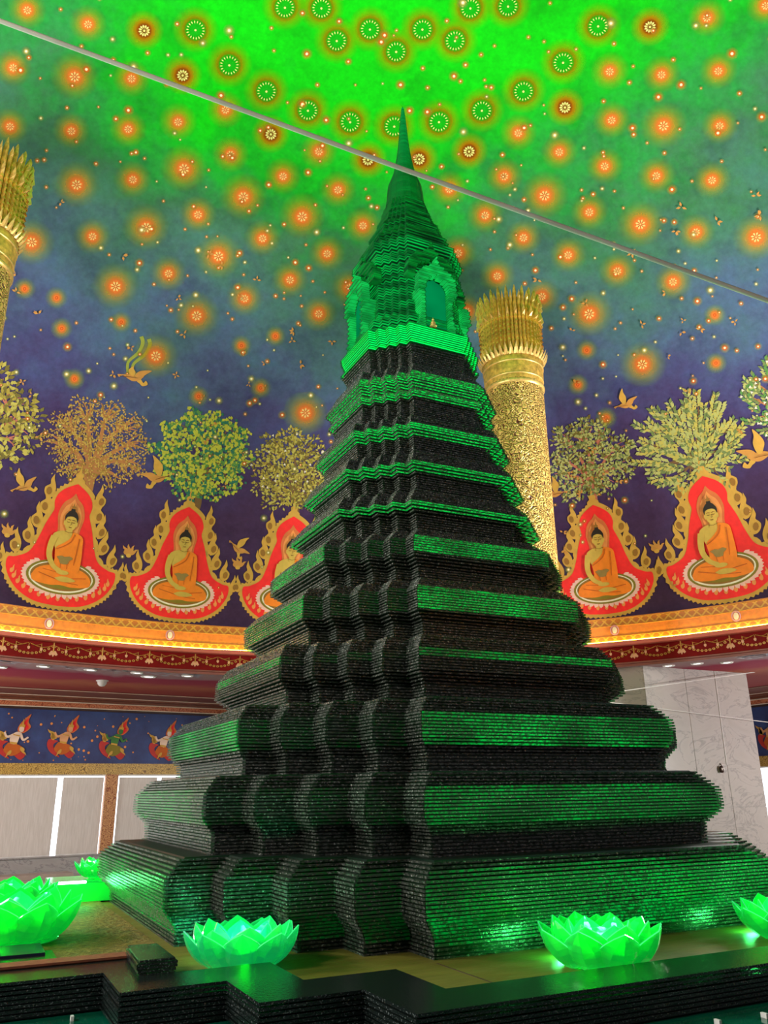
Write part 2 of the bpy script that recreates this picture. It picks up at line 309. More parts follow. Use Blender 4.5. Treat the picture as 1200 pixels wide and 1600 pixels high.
# three painted registers: lattice, orange field, lattice
trim1 = tag(obj('trim_1', mesh('trim_1', v, f, simple('orange_gold_paint', rgb(226, 140, 62), .5, 0, .14, 12, .15, 30), uv=uv)), 'painted gold frieze ringing the foot of the dome', kind='structure')
for z0, z1 in ((3.40, 3.53), (3.745, 3.865)):
    v, f, uv = ring_uv(9.182, z0, z1); obj('lattice_band', mesh('lattice_band', v, f, M['frieze_gold'], uv=uv), trim1)
mb = MB()
for z in (3.538, 3.738, 3.874): mb.lathe([(9.186, z-.008), (9.165, z), (9.186, z+.008)], 192)
mb.build('gold_fillet', M['gold_pale'], trim1)
M['lilac'] = simple('lilac_paint', rgb(205, 160, 190), .6); M['white_p'] = simple('white_paint', rgb(245, 235, 220), .6); M['orange_p'] = simple('deep_orange_paint', rgb(214, 120, 50), .6)
mb = MB()
for rr0, rr1, mt, zz in ((.10, .075, 0, 0), (.055, .0, 1, 0)):
    n = 14; o1 = [(rr0*.85*math.sin(2*PI*j/n), rr0*math.cos(2*PI*j/n)) for j in range(n)]
    if rr1:
        i1 = [(rr1*.85*math.sin(2*PI*j/n), rr1*math.cos(2*PI*j/n)) for j in range(n)]
        mb.add([(0, x, z) for x, z in o1+i1], [(j, (j+1) % n, n+(j+1) % n, n+j) for j in range(n)], mt)
    else: mb.add([(0, x, z*1.2) for x, z in o1], [tuple(range(n))], mt)
med = mesh('lotus_medallion', mb.v, mb.f, [M['lilac'], M['white_p']], mb.m)
for kk in range(-1, 9):
    a = math.radians(119.2-13.69*kk); obj('lotus_medallion', med, trim1, (9.17*math.cos(a), 9.17*math.sin(a), 3.655), a)
mb = MB(); mb.lathe([(9.2, 3.41), (9.0, 3.41), (8.97, 3.395), (8.97, 3.335), (9.0, 3.325), (9.2, 3.325)], 192)
trim2 = tag(mb.build('trim_2', M['pink']), 'salmon ledge hiding the cove lights', kind='structure')
mb = MB(); mb.lathe([(9.10+.012*math.cos(a), 3.425+.012*math.sin(a)) for a in (0, 1.57, 3.14, 4.71)], 128, close=True)
tag(mb.build('cove_light_strip', M['cove']), 'thin yellow cove light strip glowing behind the salmon cornice ledge', 'light strip')
v, f, uv = ring_uv(9.10, 3.02, 3.33)
trim3 = tag(obj('trim_3', mesh('trim_3', v, f, M['red_band'], uv=uv)), 'dark red band hung with painted gold garlands', kind='structure')
mb = MB(); mb.lathe([(9.11, 3.03), (9.075, 3.02), (9.075, 3.0), (9.11, 2.99), (9.11, 2.947)], 192); mb.build('moulding', simple('mauve_moulding', rgb(150, 90, 80), .5), trim3)
# one garland swag: beaded chain, fine upper swags, tassels
M['swag'] = simple('garland_gold_paint', rgb(205, 150, 70), .45, .2, .2, 30); M['swag_pink'] = simple('garland_tassel_paint', rgb(235, 170, 130), .5)
NS = 67; half = PI*9.1/NS
mb = MB()
for q in range(13):
    t = -1+2*q/12; y = t*half*.96; z = -.225+.15*t*t; r_ = .027
    mb.add([(0, y+r_*math.cos(2*PI*j/8), z+r_*.8*math.sin(2*PI*j/8)) for j in range(8)]+[(.0, y+r_*.45*math.cos(2*PI*j/8), z+r_*.36*math.sin(2*PI*j/8)) for j in range(8)],
           [(j, (j+1) % 8, 8+(j+1) % 8, 8+j) for j in range(8)])
for q in (-1, 1):
    mb.tube([(0, q*half*(.1+.85*s/6), -.06-.05*math.sin(PI*s/6)) for s in range(7)], .006, 4, caps=False)
    mb.tube([(0, q*half*(.02+.5*s/6), -.05-.035*math.sin(PI*s/6)) for s in range(7)], .005, 4, caps=False)
def tassel(y, z0, L, w):
    mb.tube([(0, y, z0), (0, y, z0-L*.55)], .006, 4)
    mb.add([(0, y-w*.4, z0-L*.5), (0, y+w*.4, z0-L*.5), (0, y+w*.5, z0-L*.75), (0, y+w*.2, z0-L), (0, y-w*.2, z0-L), (0, y-w*.5, z0-L*.75)], [(0, 1, 2, 3, 4, 5)], 1)
for y in (-.5, 0, .5): tassel(y*half, -.06, .115 if y else .10, .05)
mb.tube([(0, half, -.01), (0, half, -.17)], .012, 5)
for dy in (-.05, 0, .05): mb.add([(0, half+dy*.5-.015, -.15), (0, half+dy*.5+.015, -.15), (0, half+dy+.028, -.21), (0, half+dy, -.255+abs(dy)*.4), (0, half+dy-.028, -.21)], [(0, 1, 2, 3, 4)], 1)
gar = mesh('garland', mb.v, mb.f, [M['swag'], M['swag_pink']], mb.m)
for q in range(NS):
    a = math.radians(110.25+180/NS)-2*PI*q/NS; deg = math.degrees(a) % 360
    if deg < 135 or deg > 350: obj('garland', gar, trim3, (9.085*math.cos(a), 9.085*math.sin(a), 3.33), a+0)
# soffit between the drum and the outer walls
A8 = math.radians(8); WD = Vector((math.cos(A8), math.sin(A8), 0)); WN = Vector((-math.sin(A8), math.cos(A8), 0)); WK = 14.117
def soffit_mat():
    m, nt, out = newmat('painted_soffit'); b = node(nt, 'ShaderNodeBsdfPrincipled', i_Roughness=.7); b.inputs['Specular IOR Level'].default_value = .12
    n = noise(nt, .8, 5, .6); n.inputs['Distortion'].default_value = 1
    g = node(nt, 'ShaderNodeNewGeometry'); ln = node(nt, 'ShaderNodeVectorMath', operation='LENGTH')
    mpp = node(nt, 'ShaderNodeVectorMath', operation='MULTIPLY'); mpp.inputs[1].default_value = (1, 1, 0); link(nt, g.outputs['Position'], mpp.inputs[0]); link(nt, mpp.outputs[0], ln.inputs[0])
    d = math_(nt, 'ADD', ln.outputs['Value'], math_(nt, 'MULTIPLY', math_(nt, 'SUBTRACT', n.outputs[0], .5), 1.2))
    r = ramp(nt, [(.0, rgb(165, 135, 135)), (.10, rgb(160, 125, 130)), (.16, rgb(150, 44, 74)), (.28, rgb(160, 60, 74)), (.36, rgb(172, 100, 74)), (.5, rgb(150, 66, 58)), (1, rgb(150, 62, 58))],
             math_(nt, 'DIVIDE', math_(nt, 'SUBTRACT', d, 9.1), 6))
    link(nt, r.outputs[0], b.inputs['Base Color']); link(nt, b.outputs[0], out.inputs[0]); return m
v = []; f = []; SG = 160
for j in range(SG):
    a = 2*PI*j/SG; e = Vector((math.cos(a), math.sin(a), 0)); ro = 15.5
    kN = e.dot(WN)
    if kN > 0: ro = min(ro, WK/kN)
    if e.x > 0: ro = min(ro, 14/e.x)
    v += [e*9.1+Vector((0, 0, 2.947)), e*ro+Vector((0, 0, 2.947))]
for j in range(SG): f.append((2*j, 2*j+1, (2*j+3) % (2*SG), (2*j+2) % (2*SG)))
tag(obj('ceiling', mesh('soffit', v, f, soffit_mat())), 'painted mauve and rust soffit around the drum', kind='structure')
# lamps in the soffit
M['lamp'] = emit('downlight_glow', (1, .97, .92, 1), 5); M['white_metal'] = simple('white_enamel', rgb(225, 222, 218), .4)
LP = [(-3.11, 9.4, 'end'), (-2.45, 9.05, 'a'), (-1.65, 9.2, 'b'), (-.82, 9.3, 'c'), (.14, 9.4, 'd'), (-.52, 9.75, 'm'), (8.0, 4.95, 'r1'), (8.3, 4.55, 'r2'), (8.72, 4.25, 'r3')]
LBL = {'end': 'round white downlight at the left photo edge under the garland band', 'a': 'small round downlight beneath the first full garland from the left', 'b': 'small round downlight beneath the second garland from the left',
       'c': 'small round downlight beneath the third garland from the left', 'd': 'small round downlight beside the glass tower under the left garlands', 'm': 'larger oval bright downlight set deeper in the purple soffit',
       'r1': 'small downlight right of the glass tower above the marble pier', 'r2': 'middle small downlight over the marble pier', 'r3': 'rightmost small downlight over the marble pier'}
for x, y, k in LP:
    t = thing('ceiling_light', LBL[k], 'lamp', (x, y, 2.945), 0, 'soffit downlights'); R_ = .13 if k == 'm' else .10
    mb = MB(); mb.lathe([(R_*.72, -.004), (R_, -.018), (R_*1.2, 0)], 20); mb.build('ring', M['white_metal'], t)
    mb = MB(); mb.add([(R_*.72*math.cos(2*PI*j/16), R_*.72*math.sin(2*PI*j/16), -.004) for j in range(16)], [tuple(range(16))[::-1]]); mb.build('lens', M['lamp'], t)
mb = MB(); mb.lathe([(0, -.12), (.05, -.11), (.085, -.07), (.095, -.02), (.12, -.015), (.12, 0)], 18)
tag(mb.build('smoke_detector', M['white_metal'], None, True, (-1.24, 10.64, 2.946)), 'white dome smoke detector on the rust red soffit', 'detector')
# small white cut-out ornaments in the pale ring of the soffit
M['fleck'] = simple('mirror_fleck', rgb(215, 212, 222), .2, .1)
mb = MB(); rs = random.Random(5)
for i in range(420):
    a = math.radians(rs.choice((rs.uniform(5, 24), rs.uniform(70, 130)))); R_ = 9.18+.42*rs.random()**1.5; c = Vector((R_*math.cos(a), R_*math.sin(a), 2.9455)); l_ = rs.uniform(.04, .12)
    t = Vector((-math.sin(a), math.cos(a), 0))*l_; q = Vector((math.cos(a), math.sin(a), 0))*.05
    mb.add([c-t, c-q, c+t, c+q], [(0, 1, 2, 3)])
tag(mb.build('soffit_flecks', M['fleck']), 'white inlaid flecks scattered along the pale inner ring of the soffit', 'ornament', kind='stuff')
# north wall (plane rotated 8 degrees), local t along, z up
def wpt(t, z, d=0): return WD*t+WN*(WK-d)+Vector((0, 0, z))
WM = Matrix(((WD.x, -WN.x, 0, WN.x*WK), (WD.y, -WN.y, 0, WN.y*WK), (0, 0, 1, 0), (0, 0, 0, 1)))   # local: x along, y out of the wall into the hall, z up
def night(name, c0, c1):
    m, nt, out = newmat(name); b = node(nt, 'ShaderNodeBsdfPrincipled', i_Roughness=.6); n = noise(nt, 1.3, 6, .65)
    link(nt, ramp(nt, [(.3, c0), (.7, c1)], n.outputs[0]).outputs[0], b.inputs['Base Color']); link(nt, b.outputs[0], out.inputs[0]); return m
M['night'] = night('painted_blue_night', rgb(44, 44, 92), rgb(58, 82, 140))
M['brown'] = simple('brown_cornice', rgb(120, 66, 44), .45); M['cream'] = simple('cream_line', rgb(235, 215, 190), .5); M['dark'] = simple('dark_brown', rgb(60, 38, 32), .5)
M['brick_red'] = scroll('orange_pattern', rgb(150, 70, 40), rgb(200, 120, 80), 9, .5)
M['gold_scroll'] = scroll('gold_scroll_band', rgb(120, 84, 28), rgb(208, 170, 84), 15, .45)
M['pilaster'] = scroll('red_gold_pilaster', rgb(140, 66, 34), rgb(206, 150, 92), 13, .5)
M['pane'] = emit('daylight_pane', (.86, .92, 1, 1), 3.0)
def wall_build(Mx, t0, t1, name, label):
    mb = MB(); mb.box(t0, t1, -.3, -.12, -.8, 2.947, 0, Mx); wl = tag(mb.build(name, M['marble_dark']), label, kind='structure')
    mb = MB(); mb.box(t0, t1, -.12, -.02, 1.50, 2.66, 0, Mx); mb.build('night_frieze', M['night'], wl)
    for nm, z0, z1, dp, mt in (('gold_border', 1.26, 1.50, .03, 'gold_scroll'), ('dentil_band', 2.66, 2.705, .05, 'dark'), ('cream_line', 2.705, 2.725, .09, 'cream'), ('pattern_band', 2.725, 2.82, .07, 'brick_red'),
                               ('cream_line', 2.82, 2.835, .16, 'cream'), ('cornice_step', 2.835, 2.875, .28, 'brown'), ('cornice_step', 2.875, 2.905, .55, 'brown'), ('cream_line', 2.905, 2.915, .60, 'cream'), ('cornice_step', 2.915, 2.945, 1.5, 'brown'), ('cream_line', 2.925, 2.935, 1.52, 'cream')):
        mb = MB(); mb.box(t0, t1, -.12, dp, z0, z1, 0, Mx); mb.build(nm, M[mt], wl)
    mb = MB(); mb.box(t0, t1, -.12, .02, -.8, -.45, 0, Mx); mb.box(t0, t1, -.12, .06, -.45, -.425, 0, Mx); mb.build('marble_plinth', M['marble_dark'], wl)
    return wl
wall_n = wall_build(WM, -14, 13, 'wall_back', 'back wall with blue night frieze above window blinds')
EM = Matrix(((0, -1, 0, 14), (1, 0, 0, 0), (0, 0, 1, 0), (0, 0, 0, 1)))   # east wall at x = 14: local x runs along +Y
wall_e = wall_build(EM, -4, 16, 'wall_right', 'right wall with the same blue frieze, mostly behind the marble pier')
def blind_mat():
    m, nt, out = newmat('roller_blind_cloth'); uv = node(nt, 'ShaderNodeTexCoord')
    d = node(nt, 'ShaderNodeBsdfDiffuse'); t = node(nt, 'ShaderNodeBsdfTranslucent'); mx = node(nt, 'ShaderNodeMixShader'); mx.inputs[0].default_value = .33
    n = noise(nt, 60, 2, .5, stretch=(1, 1, .06)); r = ramp(nt, [(.3, rgb(206, 197, 188)), (.7, rgb(220, 212, 204))], n.outputs[0])
    link(nt, r.outputs[0], d.inputs[0]); link(nt, r.outputs[0], t.inputs[0]); link(nt, d.outputs[0], mx.inputs[1]); link(nt, t.outputs[0], mx.inputs[2]); link(nt, mx.outputs[0], out.inputs[0]); return m
M['blind'] = blind_mat()
def window(n, Mx, t0, t1, blinds):
    mb = MB(); mb.box(t0, t1, -.12, -.10, -.43, 1.26, 0, Mx); wn = tag(mb.build('window_%d' % n, M['pane']), 'bright daylit window behind the roller blinds', kind='structure')
    mb = MB(); mb.box(t0, t1, -.1, .0, 1.225, 1.26, 0, Mx); mb.box(t0, t1, -.1, 0, -.45, -.43, 0, Mx)
    mb.build('window_frame', M['white_metal'], wn)
    for b0, b1, lab in blinds:
        t = thing('roller_blind', lab, 'blind', Mx @ Vector(((b0+b1)/2, 0, 1.2)), 0, 'roller blinds'); R3 = Mx.to_3x3(); R3.col[0] = R3.col[1].cross(R3.col[2]); t.rotation_euler = R3.to_euler()
        w_ = (b1-b0)/2; mb = MB(); mb.box(-w_, w_, -.045, -.04, -1.6, 0); mb.build('cloth', M['blind'], t)
        mb = MB(); mb.box(-w_, w_, -.052, -.032, -1.625, -1.6); mb.build('bottom_bar', M['white_metal'], t)
window(1, WM, -2.6, 1.49, [(-2.55, .44, 'pale roller blind at the left edge, left of the bright slit'), (.56, 1.46, 'pale roller blind between the bright slit and the patterned pilaster')])
window(2, WM, 1.77, 5.6, [(1.82, 2.72, 'pale roller blind right of the patterned pilaster beside the glass tower'), (2.82, 5.5, 'pale roller blind half hidden behind the glass tower')])
mb = MB(); mb.box(1.49, 1.77, -.12, .03, -.43, 1.26, 0, WM); mb.build('patterned_pilaster', M['pilaster'], wall_n)
window(3, EM, 6.6, 9.4, [])
window(4, WM, -4.2, -2.75, [(-4.1, -2.85, 'pale roller blind beyond the left edge of the view')])
window(5, WM, -13.6, -4.4, [])      # unseen windows added along the wall, left bare to brighten the tower's side reflections
mb = MB(); mb.box(-16, 16, -16, 18, -.9, -.8); tag(mb.build('floor', marble('hall_floor_marble', rgb(176, 168, 160), rgb(190, 184, 178), rgb(130, 124, 122), .7, .2)), 'polished marble hall floor', kind='structure')
mb = MB(); mb.box(-.14-.9, -.14+.9, .3, .8, -.8, -.72, 0, WM); tag(mb.build('stone_bench', simple('pale_stone', rgb(176, 158, 146), .5)), 'low pale stone ledge on the floor below the left roller blind', 'ledge')
# marble pier right of the tower
mb = MB(); mb.prism([(7.6, 5.21), (10.3, 5.21), (10.3, 7.9), (7.2, 7.9), (7.2, 6.0)], -.8, 2.947)
pier = tag(mb.build('wall_pier', M['marble']), 'broad grey marble pier standing right of the tower', kind='structure')
mb = MB()
for x0, x1, z0, z1 in ((7.6, 8.62, .45, 2.947), (8.63, 9.41, .45, 2.947), (9.42, 10.3, .45, 2.947), (7.6, 8.62, -.8, .44), (8.63, 9.41, -.8, .44), (9.42, 10.3, -.8, .44)):
    s = MB(); s.box(x0, x1, 5.195, 5.21, z0, z1); s.build('marble_slab', M['marble'], pier)
t = thing('cable_conduit', 'thin white conduit running down the grey marble pier', 'cable', (9.4, 5.195, 1.2))
mb = MB(); mb.tube([(.02, -.008, 1.74), (0, -.008, 0), (-.17, -.008, 0)], .008, 5); mb.build('conduit', M['white_metal'], t)
t = thing('wall_sensor', 'small black device at the lower end of the white conduit', 'sensor', (9.2, 5.195, 1.12))
mb = MB(); mb.lathe([(0, -.07), (.035, -.06), (.045, 0), (.03, .05), (0, .06)], 12, c=(0, -.05, 0)); mb.build('body', M['dark'], t, True)
mb = MB(); mb.tube([(.02, -.05, .05), (.03, -.02, .09), (.03, 0, .1)], .008, 5); mb.build('bracket', M['dark'], t)
mb = MB(); mb.box(-.03, .03, -.06, -.09, -.02, .02); mb.build('lens', M['white_metal'], t)
M['string'] = simple('white_string', rgb(235, 232, 228), .5)
mb = MB(); mb.tube([(6.3, 5.05, 2.36), (10.5, 5.05, 2.97)], .008, 5); tag(mb.build('guy_string', M['string']), 'upper thin white string rising across the marble pier', 'string', 'thin strings by the pier')
mb = MB(); mb.tube([(6.6, 5.05, 2.24), (11.0, 5.0, 1.95)], .007, 5); tag(mb.build('guy_string', M['string']), 'lower thin white string sloping down across the marble pier', 'string', 'thin strings by the pier')
# the pale cable stretched above the foreground
mb = MB(); d = Vector((2.226, -.786, -.843)); c = Vector((-2.556, -4.554, 2.66)); mb.tube([c+d*t-Vector((0, 0, .018*(1-t*t))) for t in (-2, -1.2, -.6, 0, .6, 1.2, 2)], .0072, 8)
tag(mb.build('stretched_cable', simple('pale_cable_sheath', rgb(196, 204, 190), .6), None, True), 'pale taut cable crossing diagonally in front of the spire', 'cable')
# ---------------------------------------------------------------- the glass tower
U = 2.3
def plan(D, W, s):
    """redented square outline (36 corners), counter-clockwise seen from above"""
    h = W/2; q = []
    for i in range(5):
        q.append((-h-i*s, -D+i*s))
        if i < 4: q.append((-h-i*s, -D+(i+1)*s))
    q = q[::-1]                                   # quadrant x<0, y<0: from the left face to the front face
    out = []
    for k in range(4):
        c, sn = [(1, 0), (0, 1), (-1, 0), (0, -1)][k]
        out += [(x*c-y*sn, x*sn+y*c) for x, y in q]
    return out
TW = {1: (1.1101, .1175), 2: (1.0, .1072), 3: (.8975, .0960), 4: (.7323, .0786), 5: (.6404, .0685), 6: (.5586, .0564), 7: (.4881, .0478), 8: (.4378, .0446), 9: (.3866, .0395), 10: (.3383, .0369), 11: (.2793, .0310)}
PROF = {1: [(.1185, -.041), (.160, -.040), (.209, .003), (.279, .003), (.3210, -.047)],
        2: [(.3210, -.0395), (.377, -.0375), (.414, 0), (.472, 0), (.5215, -.0465)],
        3: [(.5215, -.034), (.568, -.0335), (.611, -.002), (.671, -.002), (.7205, -.045)],
        4: [(.7205, -.036), (.775, -.036), (.809, .003), (.871, 0), (.919, -.033)],
        5: [(.919, -.041), (.978, -.041), (1.007, -.003), (1.077, -.001), (1.1207, -.043)],
        6: [(1.1207, -.038), (1.181, -.038), (1.211, 0), (1.271, 0), (1.317, -.048)],
        7: [(1.317, -.040), (1.387, -.038), (1.414, .005), (1.428, .005), (1.488, -.04)],
        8: [(1.488, -.038), (1.551, -.038), (1.586, 0), (1.597, -.002), (1.65, -.031)],
        9: [(1.65, -.027), (1.722, -.026), (1.752, .003), (1.764, .003), (1.805, -.012)],
        10: [(1.805, -.020), (1.895, -.026), (1.918, -.006), (1.930, -.006), (1.945, -.022), (1.978, .003), (1.990, .003), (2.035, -.022), (2.06, -.034)],
        11: [(2.06, -.016), (2.13, -.018), (2.165, .0), (2.178, .002), (2.185, -.012), (2.225, .0), (2.2545, .004)]}
P_ = .0085
def sect(t, z):
    z0 = [p[0] for p in PROF[t]]; o = float(np.interp(z, z0, [p[1] for p in PROF[t]])); W, s = TW[t]
    return (W/2+4*s+o)*U, (W+2*o)*U, s*U
def zz(z): return (z-.1185)*U
# LED strips: (strength, where) per tier and the profile span they light
GLOW = {1: (.48, 'faces', .140, .305), 2: (.34, 'faces', .39, .485), 3: (.62, 'faces', .59, .675), 4: (.52, 'faces', .845, .880), 5: (.66, 'faces', 1.01, 1.085), 6: (.78, 'faces', 1.22, 1.285),
        7: (.85, 'all', 1.400, 1.432), 8: (.95, 'all', 1.560, 1.600), 9: (1.05, 'all', 1.722, 1.768), 10: (1.15, 'all', 1.90, 2.015), 11: (1.7, 'all', 2.168, 2.2545)}
M['led_dim'] = led_mat('led_strip_faint', .035, patch=(.2, 1.6))
stupa = thing('glass_tower', 'tall dark green tower of stacked glass sheets, stepped like a stupa', 'stupa', (0, 0, 0))
rs = random.Random(11)
for t in range(1, 12):
    z0, z1 = PROF[t][0][0], PROF[t][-1][0]
    # the solid core follows the profile a little behind the sheet edges
    mb = MB(); lv = []
    for z in [p[0] for p in PROF[t]]:
        D, W, s = sect(t, z); lv.append((zz(z), plan(D-.03, W-.06, s)))
    n = 36
    for i in range(len(lv)-1): mb.prism(lv[i][1], lv[i][0], lv[i+1][0], 0, lv[i+1][1])
    core = mb.build('tier_core', M['core'], stupa)
    st, where, g0, g1 = GLOW[t]
    lm = led_mat('led_strip_%d' % t, st, patch=(.28, 1.25) if where == 'faces' else (.75, 1.1))
    nl = round((z1-z0)/P_); pit = (z1-z0)/nl
    def band(mb, ga, gb, inset, segs):
        """one light strip behind each sheet of the lit belt, the gaps between the sheets stay dark"""
        for i in range(nl):
            za, zb_ = z0+i*pit, z0+(i+.62)*pit
            if za < ga or zb_ > gb: continue
            D, W, s = sect(t, za+pit*.5); A = plan(D-inset, W-2*inset, s)
            for q in segs:
                j = (q+1) % 36; mb.add([(*A[q], zz(za)), (*A[j], zz(za)), (*A[j], zz(zb_)), (*A[q], zz(zb_))], [(0, 1, 2, 3)])
    faces = [8, 17, 26, 35]
    if where == 'all': mb = MB(); band(mb, g0, g1, .014, range(36)); tag(mb.build('led_strip', lm, core), kind='stuff')
    else:
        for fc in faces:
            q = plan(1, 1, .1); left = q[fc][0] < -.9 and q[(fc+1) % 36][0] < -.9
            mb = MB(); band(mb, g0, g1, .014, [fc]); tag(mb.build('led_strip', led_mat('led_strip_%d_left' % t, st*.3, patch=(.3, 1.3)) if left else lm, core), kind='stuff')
        q = plan(1, 1, .1); par = [i for i in range(36) if i not in faces and abs(q[i][0]-q[(i+1) % 36][0]) > .01]
        mb = MB(); band(mb, g0, g1, .014, par); tag(mb.build('corner_led_strip', M['led_dim'], core), kind='stuff')
    for i in range(nl):
        za = z0+i*pit; D, W, s = sect(t, za+pit*.5); e = rs.uniform(-.0025, .0025)
        mb = MB(); mb.prism(plan(D+e, W+2*e, s), zz(za), zz(za)+pit*U*.62)
        mb.build('glass_sheet', M['glass_clear'] if t == 11 and za > 2.16 else M['glass'], core)
# relic chamber, roof and spire above the 251 single sheets
def Dsec(D): return D*U, 1.06*D*U, D*.1175*U
CH = [(2.2545, .236), (2.275, .240), (2.283, .226), (2.30, .232), (2.322, .232), (2.332, .218), (2.345, .208), (2.36, .200), (2.52, .198), (2.535, .204), (2.55, .200), (2.575, .206), (2.60, .204), (2.61, .214), (2.635, .214), (2.645, .205), (2.66, .205), (2.69, .222), (2.705, .222)]
RF = [(2.705, .190), (2.745, .180), (2.775, .192), (2.785, .182), (2.80, .166), (2.845, .150), (2.865, .156), (2.875, .146), (2.90, .128), (2.935, .118), (2.95, .121), (2.958, .108), (3.00, .100), (3.01, .101), (3.02, .092), (3.04, .091)]
def stack(prof, name, mat, parent, ledm, pitch=P_):
    mb = MB(); lb = MB(); z = prof[0][0]; zs_ = [p[0] for p in prof]; ds_ = [p[1] for p in prof]
    while z < zs_[-1]-1e-4:
        D = float(np.interp(z+pitch*.5, zs_, ds_)); z1 = z+pitch*.6; mb.prism(plan(*Dsec(D)), zz(z), zz(z1))
        A = plan(D*U-.010, 1.06*D*U-.020, D*.1175*U)
        for q in range(36): j = (q+1) % 36; lb.add([(*A[q], zz(z)), (*A[j], zz(z)), (*A[j], zz(z1)), (*A[q], zz(z1))], [(0, 1, 2, 3)])
        z += pitch
    o = tag(mb.build(name, mat, parent), kind='stuff'); tag(lb.build('light_strip', ledm, o), kind='stuff')
    cb = MB(); q = lambda d: plan(d*U-.03, 1.06*d*U-.06, d*.1175*U)
    for (za, da), (zb_, db) in zip(prof[:-1], prof[1:]): cb.prism(q(da), zz(za), zz(zb_), 0, q(db))
    cb.build('dark_core', M['core'], o); return o
M['led_chamber'] = led_mat('led_chamber', .55, (.0, 1, .2, 1), (.25, 1.5), 2.5, 5); M['led_roof'] = led_mat('led_roof', .22, (0, 1, .14, 1), (.15, 1.8), 3, 9); M['led_niche'] = led_mat('led_niche', .72, (.02, 1, .24, 1), (.5, 1.3), 4, 2); M['led_panel'] = led_mat('led_panel', .24, (0, 1, .28, 1), (.75, 1.1), 2, 1); M['led_spire'] = led_mat('led_spire', .42, (0, 1, .22, 1), (.6, 1.1), 3, 12)
chamber = stack(CH, 'relic_chamber', M['glass_clear'], stupa, M['led_chamber'], .0125); chamber['label'] = 'glowing green chamber with pointed niches'
roof = stack(RF, 'stepped_roof', M['glass_clear'], stupa, M['led_roof'], .0105)
# bell and spire: round-cornered sheets
mb = MB(); SP = [(3.04, .092), (3.075, .086), (3.12, .083), (3.16, .078), (3.20, .064), (3.24, .051), (3.28, .044), (3.33, .036), (3.39, .028), (3.46, .022), (3.52, .018), (3.58, .013), (3.64, .006)]
z = 3.04
def bell(D): return [((D*math.cos(a)*(1+.06*math.cos(4*a)**2))*U, (D*math.sin(a)*(1+.06*math.cos(4*a)**2))*U) for a in [2*PI*(j+.5)/16 for j in range(16)]]
while z < 3.635:
    D = float(np.interp(z+.003, [p[0] for p in SP], [p[1] for p in SP])); mb.prism(bell(D), zz(z), zz(z)+P_*U*.66); z += P_
spire = tag(mb.build('spire', M['glass_clear'], stupa), kind='stuff')
mb = MB()
for (za, da), (zb, db) in zip(SP[:-1], SP[1:]): mb.prism(bell(da*.9), zz(za), zz(zb), 0, bell(db*.9))
mb.build('light_core', M['led_spire'], spire)
mb = MB(); mb.lathe([(.0, .05), (.005, .03), (.012, .01), (.006, .0), (.014, -.01), (.0, -.03)], 10); mb.build('finial', M['glass_clear'], spire, True, (0, 0, zz(3.635)))
# porch niches on the four faces: pointed outer and inner pediment plates stacked out of the wall
def arch(w, zs_, za, zt, ogee=.12, n=9):
    """right half then left half of a pointed, ogee-tipped arch outline, from spring zs_ over apex zt"""
    r = [(w, zs_)]
    for i in range(1, n): 
        a = (PI/2)*i/n; r.append((w*math.cos(a)**.85, zs_+(za-zs_)*math.sin(a)**1.1))
    r += [(w*.10, za+(zt-za)*.25), (w*.035, za+(zt-za)*.6), (0, zt)]
    return r+[(-x, z) for x, z in r[-2::-1]]
zb = zz(2.2545)
def lob(w, z0, zs_, za, zt): return arch(w, zs_, za, zt)[:11+2]           # right half only, spring to tip
def half_at(pl, z):
    """half-width of an arch outline at height z (0 above its tip)"""
    if z <= pl[0][1]: return pl[0][0]
    for (x0, h0), (x1, h1) in zip(pl[:-1], pl[1:]):
        if h0 <= z <= h1: return x0+(x1-x0)*(z-h0)/max(1e-6, h1-h0)
    return 0.0
def sliced(outer, inner, z0, z1, y0, y1, name, RZ, pitch=.026, lobes=0, led='led_niche'):
    """pediment cut from stacked sheets: each slice a bar (or two, either side of the opening)"""
    mb = MB(); lb = MB(); z = z0; k = 0
    while z < z1:
        zm = z+pitch*.3; xo = half_at(outer, zm); xi = half_at(inner, zm) if inner else 0
        if inner and zm > inner[-1][1]: xi = 0
        xo *= 1+lobes*math.sin(zm*38)*.5; yf = y0+(.012 if k % 2 else 0)
        if xo-xi > .006:
            for a, b_ in ([(xi, xo), (-xo, -xi)] if xi > .004 else [(-xo, xo)]):
                mb.box(a, b_, yf, y1, z, z+pitch*.6); lb.box(a+.004, b_-.004, yf+.008, y1-.004, z+.002, z+pitch*.56)
        z += pitch; k += 1
    o = tag(mb.build(name, M['glass_clear'], chamber, rotz=RZ), kind='stuff'); tag(lb.build('light_strip', M[led], o), kind='stuff')
